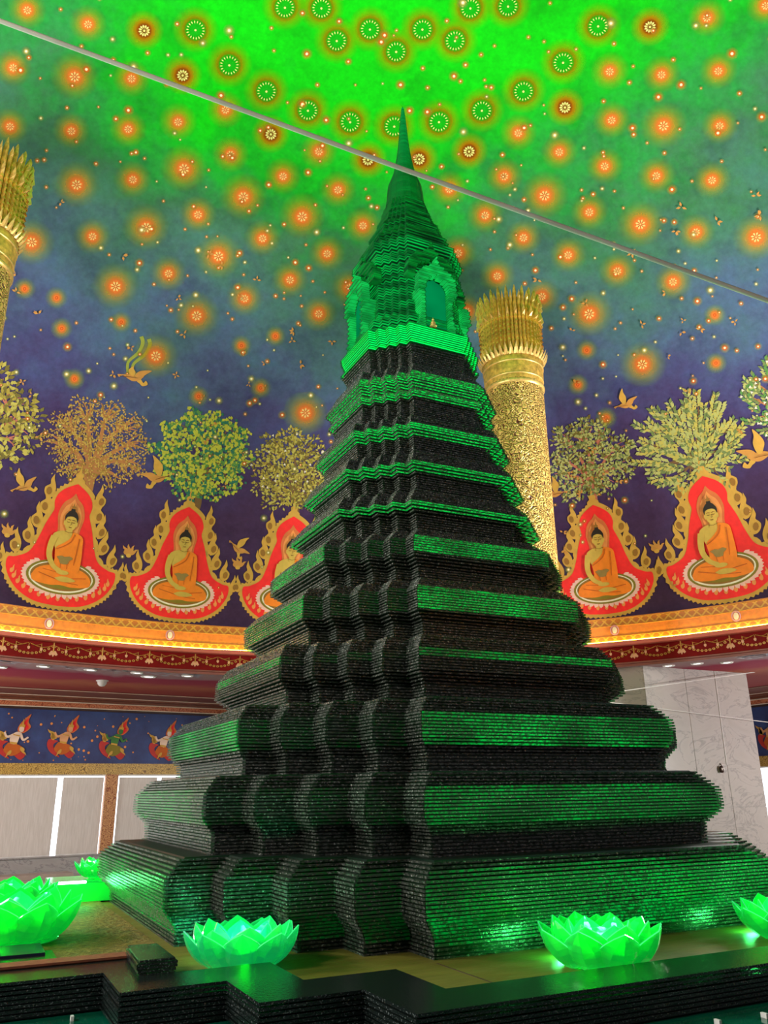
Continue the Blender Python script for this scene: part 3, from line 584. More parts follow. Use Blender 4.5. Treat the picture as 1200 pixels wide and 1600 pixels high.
for k in range(4):
    RZ = k*PI/2; yw = -.198*U
    o1 = lob(.275, 0, zb+.66, zb+.93, zb+1.09); i1 = lob(.185, 0, zb+.64, zb+.80, zb+.86); o2 = lob(.215, 0, zb+.50, zb+.70, zb+.86); i2 = lob(.128, 0, zb+.44, zb+.575, zb+.60)
    sliced(o1, i1, zb+.60, zb+1.09, yw-.075, yw+.03, 'outer_pediment', RZ, led='led_roof')
    sliced(o2, i2, zb+.42, zb+.92, yw-.17, yw-.07, 'inner_pediment', RZ, lobes=.06)
    sliced([(.190, zb), (.190, zb+.03), (.205, zb+.05), (.185, zb+.09), (.175, zb+.14), (.172, zb+.34), (.2, zb+.38), (.195, zb+.45), (.14, zb+.5)], [(.128, zb), (.128, zb+.6)], zb+.004, zb+.44, yw-.15, yw+.02, 'niche_pillars', RZ)
    mb = MB(); pn = lob(.14, 0, zb+.44, zb+.575, zb+.6); pn = [(.14, zb)]+pn; mb.add([(x, yw-.065, z) for x, z in pn+[(-x, z) for x, z in pn[::-1][1:]]], [tuple(range(2*len(pn)-1))]); mb.build('niche_panel', M['led_panel'], chamber, rotz=RZ)
# small gilded figure in the front niche
t = thing('gilded_figurine', 'tiny gilded seated figurine inside the front niche of the glass tower', 'figurine', (.0-.06, -.198*U-.14, zb+.012))
mb = MB(); mb.lathe([(0, .0), (.032, .0), (.036, .012), (.026, .022), (.02, .03)], 12); mb.lathe([(.02, .03), (.024, .045), (.016, .06), (.006, .066), (0, .067)], 12); mb.build('body', M['gold_pale'], t, True)
mb = MB(); mb.lathe([(0, .064), (.011, .068), (.013, .078), (.008, .088), (.003, .1), (0, .104)], 10); mb.build('head', M['gold_pale'], t, True)

# ---------------------------------------------------------------- golden columns
M['col_relief'] = scroll('gold_scrollwork_relief', rgb(88, 20, 12), (.88, .56, .15, 1), 11, .4, .3, .9, (.22, .45))
def column(name, deg, lab):
    a = math.radians(deg); t = thing(name, lab, 'column', (6*math.cos(a), 6*math.sin(a), -.8), a)
    mb = MB(); mb.lathe([(.62, 0), (.62, .25), (.55, .3), (.5, .4)]+[(.5, z) for z in np.linspace(.5, 8.2, 30)]+[(.5, 8.25)], 40); mb.build('shaft', M['col_relief'], t, True)
    for z, r, h in ((8.20, .525, .05), (8.34, .52, .03), (8.72, .55, .04), (8.58, .535, .03)):
        mb = MB(); mb.lathe([(r-.04, z-h), (r, z-h*.4), (r, z+h*.4), (r-.04, z+h)], 40); mb.build('ring_moulding', M['gold_pale'], t, True)
    mb = MB(); mb.lathe([(.5, 8.25), (.52, 8.4), (.53, 8.75), (.50, 8.8), (.47, 9.85), (0, 9.85)], 40); mb.build('capital_drum', M['gold'], t, True)
    # ring of small lotus leaves over the band
    mb = MB()
    lf = MB(); lf.add([(.0, -.035, 0), (.015, 0, 0), (.0, .035, 0), (.05, .03, .09), (.075, 0, .10), (.05, -.03, .09), (.10, 0, .2)], [(0, 1, 4, 5), (1, 2, 3, 4), (5, 4, 6), (4, 3, 6)])
    lm = mesh('lotus_leaf', lf.v, lf.f, M['gold_pale'])
    for j in range(40): o = obj('lotus_leaf', lm, t, (.53*math.cos(2*PI*j/40), .53*math.sin(2*PI*j/40), 8.68), 2*PI*j/40)
    # tall ribs ending in flame tips
    def rib(H, w, fl):
        m_ = MB(); n = 9; zs_ = [0, .25*H, .55*H, .78*H, .88*H, .95*H, H]; ws = [w, w, w, w*1.05, w*.95, w*.55, .004]; xs = [0, 0, .005, .02, .04, .035+fl*.5, fl+.02]; th = [.05, .05, .05, .045, .04, .03, .004]
        v = []
        for z, ww, x, tt in zip(zs_, ws, xs, th): v += [(x-tt, -ww, z), (x+tt*.2, -ww, z), (x+tt, 0, z), (x+tt*.2, ww, z), (x-tt, ww, z)]
        f = []
        for i in range(len(zs_)-1): f += [(i*5+j, i*5+(j+1) % 5, (i+1)*5+(j+1) % 5, (i+1)*5+j) for j in range(5)]
        m_.add(v, f)
        for q in range(9): zq = H*(.12+.075*q); m_.add([(.055, -w*.8, zq), (.075, 0, zq-.02), (.055, w*.8, zq), (.05, 0, zq+.045)], [(0, 1, 2, 3)])
        return mesh('capital_rib', m_.v, m_.f, M['gold'])
    rA, rB = rib(1.24, .034, .035), rib(1.08, .026, .06)
    for j in range(48): q = 2*PI*j/48; obj('capital_rib', rA if j % 2 else rB, t, (.50*math.cos(q), .50*math.sin(q), 8.80), q)
    # side flames at half height
    sf = MB(); sf.add([(0, -.03, 0), (0, .03, 0), (.09, 0, .08), (.06, 0, .22), (.02, -.02, .12), (.02, .02, .12)], [(0, 1, 2), (0, 2, 3, 4), (2, 1, 5, 3)])
    sm_ = mesh('flame_leaf', sf.v, sf.f, M['gold_pale'])
    for row, z in ((0, 9.72), (1, 9.44)):
        for j in range(24): q = 2*PI*(j+.5*row)/24; obj('flame_leaf', sm_, t, (.52*math.cos(q), .52*math.sin(q), z), q)
    return t
column('gilded_column', 43.6, 'tall gilded scrollwork column with plumed top right of the glass tower')
column('gilded_column', 135.1, 'gilded column plume cut off by the left photo edge')

# ---------------------------------------------------------------- platform, parapet, lotus lamps
def rplan(off, left=True):
    s = .45; a = 1.87+off; D = 3.345+off
    q = [(-a, -D), (-a, -D+s), (-a-s, -D+s), (-a-s, -D+2*s), (-a-2*s, -D+2*s), (-a-2*s, -D+3*s), (-a-3*s, -D+3*s), (-a-3*s, -D+4*s), (-a-4*s, -D+4*s)]
    L = q+[(x, -y) for x, y in q[::-1]]                        # left side with four steps
    r = [(a, D), (a, D-s), (a+s, D-s), (a+s, D-2*s), (a+2*s, D-2*s), (a+2*s, D-3*s), (a+3*s, D-3*s)]
    R = r+[(x, -y) for x, y in r[::-1]]
    return (L+R)[::-1]
parapet = thing('glass_parapet', 'low stepped parapet of stacked dark glass round the platform edge', 'parapet', (0, 0, 0))
for i in range(8):
    e = rs.uniform(-.003, .003); z1 = .05-.0185*i; mb = MB(); o_, i_ = rplan(e), rplan(-.30); n = len(o_)
    for z in (z1-.0125, z1): mb.v += [(x, y, z) for x, y in o_+i_]
    for j in range(n):
        k = (j+1) % n; mb.f += [(2*n+j, 2*n+k, 3*n+k, 3*n+j), (k, j, n+j, n+k), (j, k, 2*n+k, 2*n+j), (n+k, n+j, 3*n+j, 3*n+k)]
    mb.m = [0]*len(mb.f); mb.build('glass_sheet', M['glass_parapet'], parapet)
mb = MB(); mb.prism(rplan(-.02), -.102, -.008); mb.build('base_core', M['core'], parapet)
M['green_slab'] = simple('green_glass_slab', (.002, .09, .05, 1), .06, 0, .3, 5, .1, 9)
mb = MB(); mb.prism(rplan(1.0), -.80, -.104); step = tag(mb.build('glass_step', M['green_slab']), 'polished green glass step below the dark parapet', 'step')
for x, y in ((-.55, -3.5), (-2.9, -2.1), (-.3, -3.52)): mb = MB(); mb.box(x-.006, x+.006, y-.015, y+.015, -.104, -.085); mb.build('spacer', M['white_metal'], step)
def cloth(name, c0, c1, scale, stretch, bump, rough=.5):
    m, nt, out = newmat(name); b = node(nt, 'ShaderNodeBsdfPrincipled', i_Roughness=rough); n = noise(nt, scale, 5, .6, stretch=stretch)
    link(nt, ramp(nt, [(.3, c0), (.7, c1)], n.outputs[0]).outputs[0], b.inputs['Base Color'])
    bp = node(nt, 'ShaderNodeBump', i_Strength=bump, i_Distance=.03); link(nt, n.outputs[0], bp.inputs['Height']); link(nt, bp.outputs[0], b.inputs['Normal'])
    link(nt, b.outputs[0], out.inputs[0]); return m
M['cloth'] = cloth('olive_satin', rgb(88, 86, 24), rgb(108, 102, 34), 2.2, (.8, 4, 4), .45)
M['carpet'] = cloth('rough_gold_carpet', rgb(70, 58, 14), rgb(136, 112, 40), 26, (1, 1, 1), .9, .6)
mb = MB(); mb.prism(rplan(-.31), -.006, 0); flo = tag(mb.build('floor', M['cloth']), 'olive satin cloth covering the platform', kind='structure')
mb = MB(); mb.box(-1.212, -1.205, -3.03, -2.34, 0, .0015); mb.build('seam', M['dark'], flo)
mb = MB(); mb.prism([(-3.27, -1.55), (-2.75, -1.55), (-2.34, -1.24), (-2.34, 1.9), (-3.27, 1.9)], .0, .012)
tag(mb.build('carpet', M['carpet']), 'rough mottled gold-green carpet left of the glass tower', 'carpet')
mb = MB(); mb.box(-3.25, -2.58, -1.70, -1.60, 0, .055); mb.box(-3.25, -2.58, -1.71, -1.59, .055, .065)
tag(mb.build('terracotta_kerb', simple('terracotta', rgb(120, 66, 42), .6, 0, .15, 30, .2)), 'terracotta kerb strip along the parapet at lower left', 'kerb')
t = thing('dark_plinth', 'dark navy slab with a gold edge beside the left lotus lamp', 'slab', (-3.2, -1.22, .012))
mb = MB(); mb.box(-.3, .235, -.16, .16, .02, .05); mb.build('slab', simple('navy_lacquer', rgb(22, 26, 46), .3), t)
mb = MB(); mb.box(-.31, .245, -.17, .17, 0, .02); mb.build('edge', M['gold_scroll'], t)
t = thing('glass_corner_block', 'short block of stacked grey-green glass standing on the parapet corner', 'block', (-2.56, -2.0, 0))
mb = MB(); mb.prism([(-.06, -.12), (.07, -.12), (.07, .24), (-.05, .26)], 0, .05, 0); mb.build('base_block', M['core'], t)
for i in range(6):
    z = .03+.014*i; k = min(1, .7+.06*i) if i < 4 else 1-.12*(i-3)
    mb = MB(); mb.prism([(-.10*k, -.14), (.11*k, -.14), (.11*k, .28), (-.07*k, .30)], z, z+.010); mb.build('glass_sheet', M['glass_parapet'], t)
def petal_mesh(name, L, Wd, cup, curl, mat):
    nx, ny = 5, 7; front = []; 
    for j in range(ny+1):
        v_ = j/ny; wv = Wd*(math.sin(PI*min(1, .16+v_*.84)**.95)**.75 if v_ < 1 else 0)*(1-.25*v_**6)
        if j == ny: wv = 0
        for i in range(nx):
            u_ = -1+2*i/(nx-1); x = u_*wv; front.append(Vector((x, cup*(1-u_*u_)*wv*1.4+curl*v_*v_*L, L*v_)))
    n = len(front); th = .006; v = front+[p+Vector((0, th, 0)) for p in front]; f = []
    for j in range(ny):
        for i in range(nx-1):
            a = j*nx+i; f += [(a, a+1, a+nx+1, a+nx), (n+a+1, n+a, n+a+nx, n+a+nx+1)]
    nb = len(f)
    for j in range(ny):
        for i in (0, nx-1): a = j*nx+i; f.append((a, a+nx, n+a+nx, n+a))
    f += [(i, i+1, n+i+1, n+i) for i in range(nx-1)]
    return mesh(name, v, f, [mat, M['petal_edge']], [0]*nb+[1]*(len(f)-nb))
def petal_mat(name, c, glow=.09):
    m, nt, out = newmat(name); tl = node(nt, 'ShaderNodeBsdfTranslucent'); tl.inputs[0].default_value = c
    d = node(nt, 'ShaderNodeBsdfDiffuse'); d.inputs[0].default_value = c
    tr = node(nt, 'ShaderNodeBsdfTransparent'); tr.inputs[0].default_value = (.2, 1, .4, 1); g = node(nt, 'ShaderNodeBsdfGlossy', i_Roughness=.12)
    a = node(nt, 'ShaderNodeMixShader'); a.inputs[0].default_value = .35; link(nt, tl.outputs[0], a.inputs[1]); link(nt, d.outputs[0], a.inputs[2])
    b = node(nt, 'ShaderNodeMixShader'); b.inputs[0].default_value = .5; link(nt, a.outputs[0], b.inputs[1]); link(nt, tr.outputs[0], b.inputs[2])
    fr = node(nt, 'ShaderNodeFresnel', i_IOR=1.45); e = node(nt, 'ShaderNodeMixShader'); link(nt, fr.outputs[0], e.inputs[0]); link(nt, b.outputs[0], e.inputs[1]); link(nt, g.outputs[0], e.inputs[2])
    gl = node(nt, 'ShaderNodeEmission', i_Strength=glow); gl.inputs[0].default_value = (c[0]*.3, c[1], c[2], 1); ad = node(nt, 'ShaderNodeAddShader')     # the acrylic shade of the lamp glows
    link(nt, e.outputs[0], ad.inputs[0]); link(nt, gl.outputs[0], ad.inputs[1]); link(nt, ad.outputs[0], out.inputs[0]); return m
M['petal'] = petal_mat('green_frosted_petal', (.03, .86, .14, 1)); M['petal2'] = petal_mat('seagreen_frosted_petal', (.05, .80, .34, 1))
M['petal_edge'] = petal_mat('bright_cut_petal_edge', (.25, 1, .4, 1), .5)
M['bulb'] = emit('lotus_led', (.25, 1, .55, 1), 20)
def lotus(R_, loc, lab, mat, power, base=True, lc=(.06, 1, .2), hk=1.0):
    t = thing('lotus_lamp', lab, 'lamp', loc, 0, 'glowing lotus lamps'); t.scale = (1, 1, .90)
    pm = [petal_mesh('petal', R_*.84, R_*.40, -.34, -.05, mat), petal_mesh('petal', R_*.84*hk, R_*.40, -.36, -.03, mat), petal_mesh('petal', R_*.74*hk, R_*.36, -.36, -.02, mat)]
    for row, (n, tilt, br) in enumerate(((9, 39, .53), (8, 29, .45), (6, 17, .31))):
        for j in range(n):
            a = 2*PI*(j+.5*row+.3)/n; o = obj('petal', pm[row], t)
            o.matrix_local = Matrix.Rotation(a, 4, 'Z') @ Matrix.Translation((br*R_, 0, .05*R_+.01)) @ Matrix.Rotation(math.radians(tilt+random.uniform(-4, 4)), 4, 'Y') @ Matrix.Rotation(PI/2, 4, 'Z')
    mb = MB()
    for q in range(3): mb.lathe([(R_*.70, .006+.022*q), (R_*.73, .012+.022*q), (R_*.73, .018+.022*q), (R_*.70, .024+.022*q)], 32)
    mb.lathe([(0, .06), (R_*.6, .06), (R_*.62, .0), (0, 0)], 32); b = mb.build('base', mat, t)
    if base == 'low': b.scale = (.75, .75, .5)
    mb = MB(); mb.lathe([(0, .10), (.022, .095), (.03, .075), (.025, .06), (0, .06)], 12); mb.build('bulb', M['bulb'], t, True)
    l = bpy.data.lights.new('lotus_light', 'POINT'); l.energy = power*1.7; l.color = lc; l.shadow_soft_size = .05
    o = bpy.data.objects.new('lotus_light', l); col.objects.link(o); o.parent = t; o.location = (0, 0, R_*.42)
    for q in range(3):          # added point lights, unseen behind the petals, to brighten the cloth
        l = bpy.data.lights.new('cloth_fill', 'POINT'); l.energy = power*.12; l.color = lc; l.shadow_soft_size = .02; a = PI/2+(q-1)*.22; o = bpy.data.objects.new('cloth_fill', l); col.objects.link(o); o.parent = t; o.location = (R_*.9*math.cos(a), R_*.9*math.sin(a), .05)
    return t
lotus(.272, (-2.085, -1.90, 0), 'sea-green glowing glass lotus at the front left corner of the tower', M['petal2'], 11, 'low', (.05, 1, .38))
lotus(.285, (-.545, -2.80, 0), 'bright green glass lotus in front of the right face of the tower', M['petal'], 20, 'low')
lotus(.275, (.90, -2.72, 0), 'green glass lotus cut off by the right photo edge', M['petal'], 18, 'low')
lotus(.365, (-3.09, -.60, .012), 'large green lotus with a ringed base at the lower left photo edge', M['petal'], 22)
lotus(.32, (-3.06, .66, .012), 'green lotus behind the large one at the left photo edge', M['petal'], 20)
t = thing('light_box', 'green lit glass box with a white light strip under the far lotus', 'light box', (-2.3, 1.55, .012))
mb = MB(); mb.box(-.40, .2, -.38, .34, 0, .135); mb.build('box', simple('green_acrylic', (.01, .62, .06, 1), .1, 0, .15, 4), t)
mb = MB()
for q in range(12): mb.box(-.36+.018*q, -.348+.018*q, -.36, -.30, .136, .15)
mb.build('led_bar', emit('white_led', (.8, 1, .95, 1), 5), t)
l = bpy.data.lights.new('box_light', 'POINT'); l.energy = 4; l.color = (.06, 1, .2); l.shadow_soft_size = .05; o = bpy.data.objects.new('box_light', l); col.objects.link(o); o.parent = t; o.location = (-.2, -.55, .16)
lotus(.215, (-2.27, 1.60, .148), 'far green lotus on the lit glass box beside the tower', M['petal'], 10, 'low')
# ---------------------------------------------------------------- painted figures on the dome (flat paint layers on its surface)
P = {k: simple('mural_'+k, rgb(*c), .65, 0, .08, 8) for k, c in dict(gold=(206, 158, 66), gold_dark=(150, 104, 38), red=(246, 40, 40), peach=(236, 148, 78), peach2=(214, 112, 58), skin=(206, 172, 76), robe=(244, 132, 30), robe_dark=(196, 96, 24),
     hair=(34, 26, 22), pink=(240, 190, 180), white=(240, 232, 210), moss=(134, 118, 30), bowl=(150, 124, 66), line=(110, 62, 24), tail=(150, 160, 60), bird=(200, 140, 66), bark=(178, 118, 66), barkD=(120, 88, 52), rose=(190, 110, 90)).items()}
LEAF = {k: simple('leaf_'+k, rgb(*c), .65, 0, .1, 9) for k, c in dict(gold=(196, 160, 76), gold2=(160, 124, 52), lime=(190, 190, 62), green=(88, 140, 70), teal=(38, 112, 92), olive=(166, 148, 58), olive2=(116, 104, 40), pale=(176, 178, 106), sage=(112, 128, 74), yel=(188, 176, 84), white=(225, 215, 200), red=(190, 80, 50)).items()}
def surf(polys, place, mats, name, parent, off, grid=.22):
    """polygons [(outline, material index)] in flat mural coordinates, cut on a grid and laid on the curved dome"""
    bm = bmesh.new()
    for pl, m in polys:
        try: fc = bm.faces.new([bm.verts.new((x, y, 0)) for x, y in pl])
        except ValueError: continue
        fc.material_index = m
    bmesh.ops.triangulate(bm, faces=bm.faces[:])
    xs = [v.co.x for v in bm.verts]; ys = [v.co.y for v in bm.verts]
    for ax, lo, hi in ((0, min(xs), max(xs)), (1, min(ys), max(ys))):
        g = math.floor(lo/grid)*grid+grid
        while g < hi:
            c = [0, 0, 0]; c[ax] = g; nn = [0, 0, 0]; nn[ax] = 1
            bmesh.ops.bisect_plane(bm, geom=bm.verts[:]+bm.edges[:]+bm.faces[:], plane_co=c, plane_no=nn); g += grid
    bm.verts.index_update()
    v = [place(p.co.x, p.co.y, off) for p in bm.verts]; f = [tuple(q.index for q in fc.verts) for fc in bm.faces]; mi = [fc.material_index for fc in bm.faces]
    bm.free(); return obj(name, mesh(name, v, f, mats, mi), parent)
def ell(cx, cy, rx, ry, n=28, a0=0, a1=2*PI):
    full = abs(a1-a0-2*PI) < 1e-6; return [(cx+rx*math.cos(a0+(a1-a0)*j/(n if full else n-1)), cy+ry*math.sin(a0+(a1-a0)*j/(n if full else n-1))) for j in range(n)]
def ribbon(pts, w0, w1):
    """outline of a tapering stroke"""
    L = []; R = []; n = len(pts)
    for i, (x, y) in enumerate(pts):
        a, b = pts[max(i-1, 0)], pts[min(i+1, n-1)]; dx, dy = b[0]-a[0], b[1]-a[1]; k = math.hypot(dx, dy) or 1; w_ = w0+(w1-w0)*i/(n-1)
        L.append((x-dy/k*w_, y+dx/k*w_)); R.append((x+dy/k*w_, y-dx/k*w_))
    return L+R[::-1]
def spline(pts, n=14):
    out = []; m = len(pts)
    for i in range(m-1):
        p0, p1, p2, p3 = pts[max(i-1, 0)], pts[i], pts[i+1], pts[min(i+2, m-1)]; k = max(2, n//(m-1))
        for j in range(k):
            t = j/k; out.append(tuple(.5*((2*b)+(-a+c)*t+(2*a-5*b+4*c-d)*t*t+(-a+3*b-3*c+d)*t**3) for a, b, c, d in zip(p0, p1, p2, p3)))
    return out+[pts[-1]]
FL = spline([(0, 0), (-.20, .06), (-.36, .22), (-.36, .42), (-.20, .52), (-.06, .60), (-.08, .78), (.10, 1.02)], 24)+spline([(.10, 1.02), (.13, .80), (.24, .60), (.30, .38), (.22, .14), (0, 0)], 20)[1:-1]
EYE = [(x*.16-.1, y*.16+.30) for x, y in ell(0, 0, 1, 1, 10)]
def xf(pl, sx, sy, rot, tx, ty):
    c, s = math.cos(rot), math.sin(rot); return [(tx+(x*sx*c-y*sy*s), ty+(x*sx*s+y*sy*c)) for x, y in pl]
def mirror(pl): return [(-x, y) for x, y in pl]
# red field outline (right half, bottom to top), unit = tableau width
HALF = spline([(0, .035), (.20, .055), (.36, .14), (.455, .27), (.465, .38), (.40, .40), (.30, .46), (.245, .58), (.205, .72), (.175, .80), (.155, .86), (.165, .93), (.145, 1.0), (.09, 1.06), (0, 1.115)], 70)
RED = HALF+mirror(HALF)[::-1][1:-1]
def grow(pl, k):
    n = len(pl); out = []
    for i in range(n):
        a, b = pl[i-1], pl[(i+1) % n]; dx, dy = b[0]-a[0], b[1]-a[1]; L = math.hypot(dx, dy) or 1; out.append((pl[i][0]+dy/L*k, pl[i][1]-dx/L*k))
    return out
def fringe(pl, k, depth, i0, i1):
    """saw-toothed copy of an outline"""
    g0, g1 = grow(pl, k), grow(pl, k+depth); return [g1[i] if (i % 2 and i0 <= i <= i1) else g0[i] for i in range(len(pl))]
def resample(pl, step):
    out = [pl[0]]; acc = 0
    for a, b in zip(pl, pl[1:]+pl[:1]):
        L = math.hypot(b[0]-a[0], b[1]-a[1]); n = max(1, round(L/step)); out += [(a[0]+(b[0]-a[0])*j/n, a[1]+(b[1]-a[1])*j/n) for j in range(1, n+1)]
    return out[:-1]
RR = resample(RED, .022)
def buddha(deg, W, lab, s0=.03):
    az = math.radians(deg); S = W
    t = thing('mural_buddha', lab, 'mural figure', dome_xy(az, 0, s0, .02), 0, 'painted seated figures round the dome')
    inv = t.matrix_world.inverted() if False else None; base = Vector(t.location)
    place = lambda x, y, o: dome_xy(az, x*S, s0+y*S, o)-base
    def L(nm, polys, mats, off, grid=.11):
        o = surf(polys, place, mats, nm, t, off, grid)
        if nm in ('rim_flame', 'lotus_petals', 'fold_line', 'robe_fold', 'face_line', 'flame_border', 'arm', 'head'): o['kind'] = 'stuff'
    border = fringe(RR, .026, .016, 0, len(RR))
    fin = [(.06, 1.10), (.055, 1.15), (.03, 1.17), (.035, 1.20), (.012, 1.22), (0, 1.30)]; fin = fin+mirror(fin)[::-1][1:]
    L('flame_border', [(border, 0), (fin, 0)], [P['gold']], .014)
    for x, y, k, r in ((.51, .36, .15, -.12), (.40, .46, .19, -.18), (.305, .56, .20, -.22), (.26, .70, .20, -.2), (.215, .83, .20, -.15), (.215, .97, .19, -.05)):
        f1 = xf(mirror(FL), k*.74, k*1.12, r, x, y-.03); e1 = xf(mirror(EYE), k*.74, k*1.12, r, x, y-.03)
        for q in (0, 1): L('side_flame', [(mirror(f1) if q else f1, 0)], [P['gold']], .016); L('flame_eye', [(mirror(e1) if q else e1, 0)], [P['gold_dark']], .024)
    L('red_field', [(RR, 0)], [P['red']], .020)
    # gold flamelets licking over the lower rim
    lk = []
    for j in range(15):
        a = PI*1.06+PI*.88*j/14; lk.append((xf(FL, .05, .075, -a+PI*1.5 if False else (j-7)*.03, .425*math.cos(a), .30+.225*math.sin(a)), 0))
    L('rim_flame', lk, [P['peach']], .026)
    hl = spline([(0, 0.62), (.085, .62), (.098, .72), (.115, .83), (.085, .93), (.03, .985), (0, 1.03)], 30); h2 = [(x*.80, .62+(y-.62)*.88) for x, y in hl]
    L('halo', [(hl+mirror(hl)[::-1][1:-1], 0)], [P['peach2']], .026); L('halo_inner', [(h2+mirror(h2)[::-1][1:-1], 0)], [P['peach']], .030)
    # lotus seat
    pt = []
    for j in range(40):
        a = 2*PI*j/40
        if .18*PI < a < .82*PI and .28 < a/PI < .72: continue
        rx, ry = .292, .142; c, s = math.cos(a), math.sin(a); d = Vector((c*.9, s*.62)).normalized(); n_ = Vector((-d.y, d.x)); b_ = Vector((rx*c, .285+ry*s)); w_ = .021
        pt.append(([tuple(b_-n_*w_), tuple(b_+d*.024-n_*w_*1.05), tuple(b_+d*.05), tuple(b_+d*.024+n_*w_*1.05), tuple(b_+n_*w_)], 0))
    L('lotus_petals', pt, [P['pink']], .028)
    L('seat_rim', [(ell(0, .285, .298, .150, 36), 0)], [P['moss']], .032); L('bead_ring', [(ell(0, .285, .277, .134, 36), 0)], [P['white']], .036); L('seat', [(ell(0, .288, .264, .122, 36), 0)], [P['gold_dark']], .040); L('mat', [(ell(0, .255, .215, .075, 28), 0)], [P['moss']], .043)
    # crossed legs, torso, robe, arms, head
    legs = spline([(-.255, .275), (-.235, .225), (-.10, .205), (0, .215), (.10, .205), (.235, .225), (.255, .275), (.215, .335), (.12, .375), (0, .385), (-.12, .375), (-.215, .335), (-.255, .275)], 60)[:-1]
    L('robe_legs', [(legs, 0)], [P['robe']], .047)
    L('fold_line', [(ribbon(spline([(-.20, .30), (-.08, .27), (.04, .245), (.15, .235)], 12), .004, .003), 0), (ribbon(spline([(.21, .30), (.10, .285), (0, .262)], 12), .004, .003), 0), (ribbon(spline([(-.17, .335), (-.08, .325), (0, .31)], 10), .003, .002), 0)], [P['robe_dark']], .058)
    torso = spline([(-.085, .345), (-.080, .44), (-.095, .53), (-.125, .60), (-.128, .645), (-.09, .675), (-.04, .69), (0, .69), (.04, .69), (.09, .675), (.128, .645), (.125, .59), (.092, .52), (.08, .44), (.085, .345)], 60)
    L('torso', [(torso, 0)], [P['skin']], .050)
    sash = spline([(.035, .69), (.09, .677), (.130, .645), (.14, .56), (.145, .44), (.135, .35), (.06, .34), (-.03, .34), (-.088, .35), (-.082, .44), (-.088, .53), (-.03, .58), (.02, .63), (.035, .69)], 60)[:-1]
    L('robe', [(sash, 0)], [P['robe']], .054)
    L('robe_fold', [(ribbon(spline([(.055, .67), (.03, .60), (-.03, .55), (-.085, .52)], 10), .005, .003), 0), (ribbon(spline([(.10, .64), (.095, .52), (.085, .40)], 8), .004, .003), 0), (ribbon(spline([(-.03, .42), (-.025, .36)], 4), .003, .002), 0), (ribbon(spline([(.03, .42), (.03, .36)], 4), .003, .002), 0)], [P['robe_dark']], .064)
    armR = ribbon(spline([(-.115, .625), (-.135, .54), (-.132, .45), (-.085, .37), (-.02, .335)], 16), .030, .018); hand = ell(0, .325, .055, .020, 14)
    L('arm', [(armR, 0), (hand, 0)], [P['skin']], .060)
    L('foot', [(spline([(-.06, .27), (.0, .292), (.08, .285), (.12, .262), (.05, .245), (-.02, .248), (-.06, .27)], 20)[:-1], 0)], [P['skin']], .060)
    L('bowl', [(spline([(-.07, .455), (-.03, .47), (.0, .462), (.04, .472), (.07, .455), (.04, .43), (.03, .40), (-.03, .40), (-.045, .43), (-.07, .455)], 24)[:-1], 0)], [P['bowl']], .066)
    neck = [(-.03, .66), (.03, .66), (.026, .72), (-.026, .72)]
    L('head', [(neck, 0), (spline([(0, .692), (.035, .71), (.05, .75), (.05, .80), (.03, .835), (0, .84), (-.03, .835), (-.05, .80), (-.05, .75), (-.035, .71), (0, .692)], 30)[:-1], 0), (ell(-.053, .76, .008, .025, 8), 0), (ell(.053, .76, .008, .025, 8), 0)], [P['skin']], .062)
    L('hair', [(spline([(-.054, .775), (-.058, .82), (-.035, .86), (-.02, .872), (-.016, .892), (0, .90), (.016, .892), (.02, .872), (.035, .86), (.058, .82), (.054, .775), (.04, .81), (.0, .822), (-.04, .81), (-.054, .775)], 42)[:-1], 0)], [P['hair']], .068)
    L('hair_ornament', [([(-.014, .89), (-.018, .91), (-.008, .915), (0, .95), (.008, .915), (.018, .91), (.014, .89)], 0)], [P['gold_dark']], .070)
    br = lambda s: ribbon([(s*.008, .786), (s*.022, .792), (s*.036, .786)], .003, .0015)
    L('face_line', [(br(1), 0), (br(-1), 0), (ribbon([(.010, .770), (.022, .767), (.034, .771)], .003, .002), 0), (ribbon([(-.010, .770), (-.022, .767), (-.034, .771)], .003, .002), 0), (ribbon([(-.012, .726), (0, .723), (.012, .726)], .003, .003), 0), (ribbon([(.004, .775), (.007, .752), (-.003, .745)], .0018, .002), 0), (ribbon([(-.04, .685), (0, .676), (.04, .685)], .0015, .0015), 0)], [P['line']], .072)
    return t
buddha(104.9, 2.07, 'mural figure seated on a lotus in a red flame halo, leftmost of all')
buddha(91.1, 2.03, 'mural figure in red halo below the blue-green leafy tree, second from left')
buddha(77.4, 2.05, 'mural figure in red halo half hidden behind the left side of the tower')
buddha(37.7, 2.0, 'mural figure in red halo just right of the tower under pale clumped tree')
buddha(24.0, 2.12, 'largest rightmost mural figure in red halo under the broad-leaved tree')
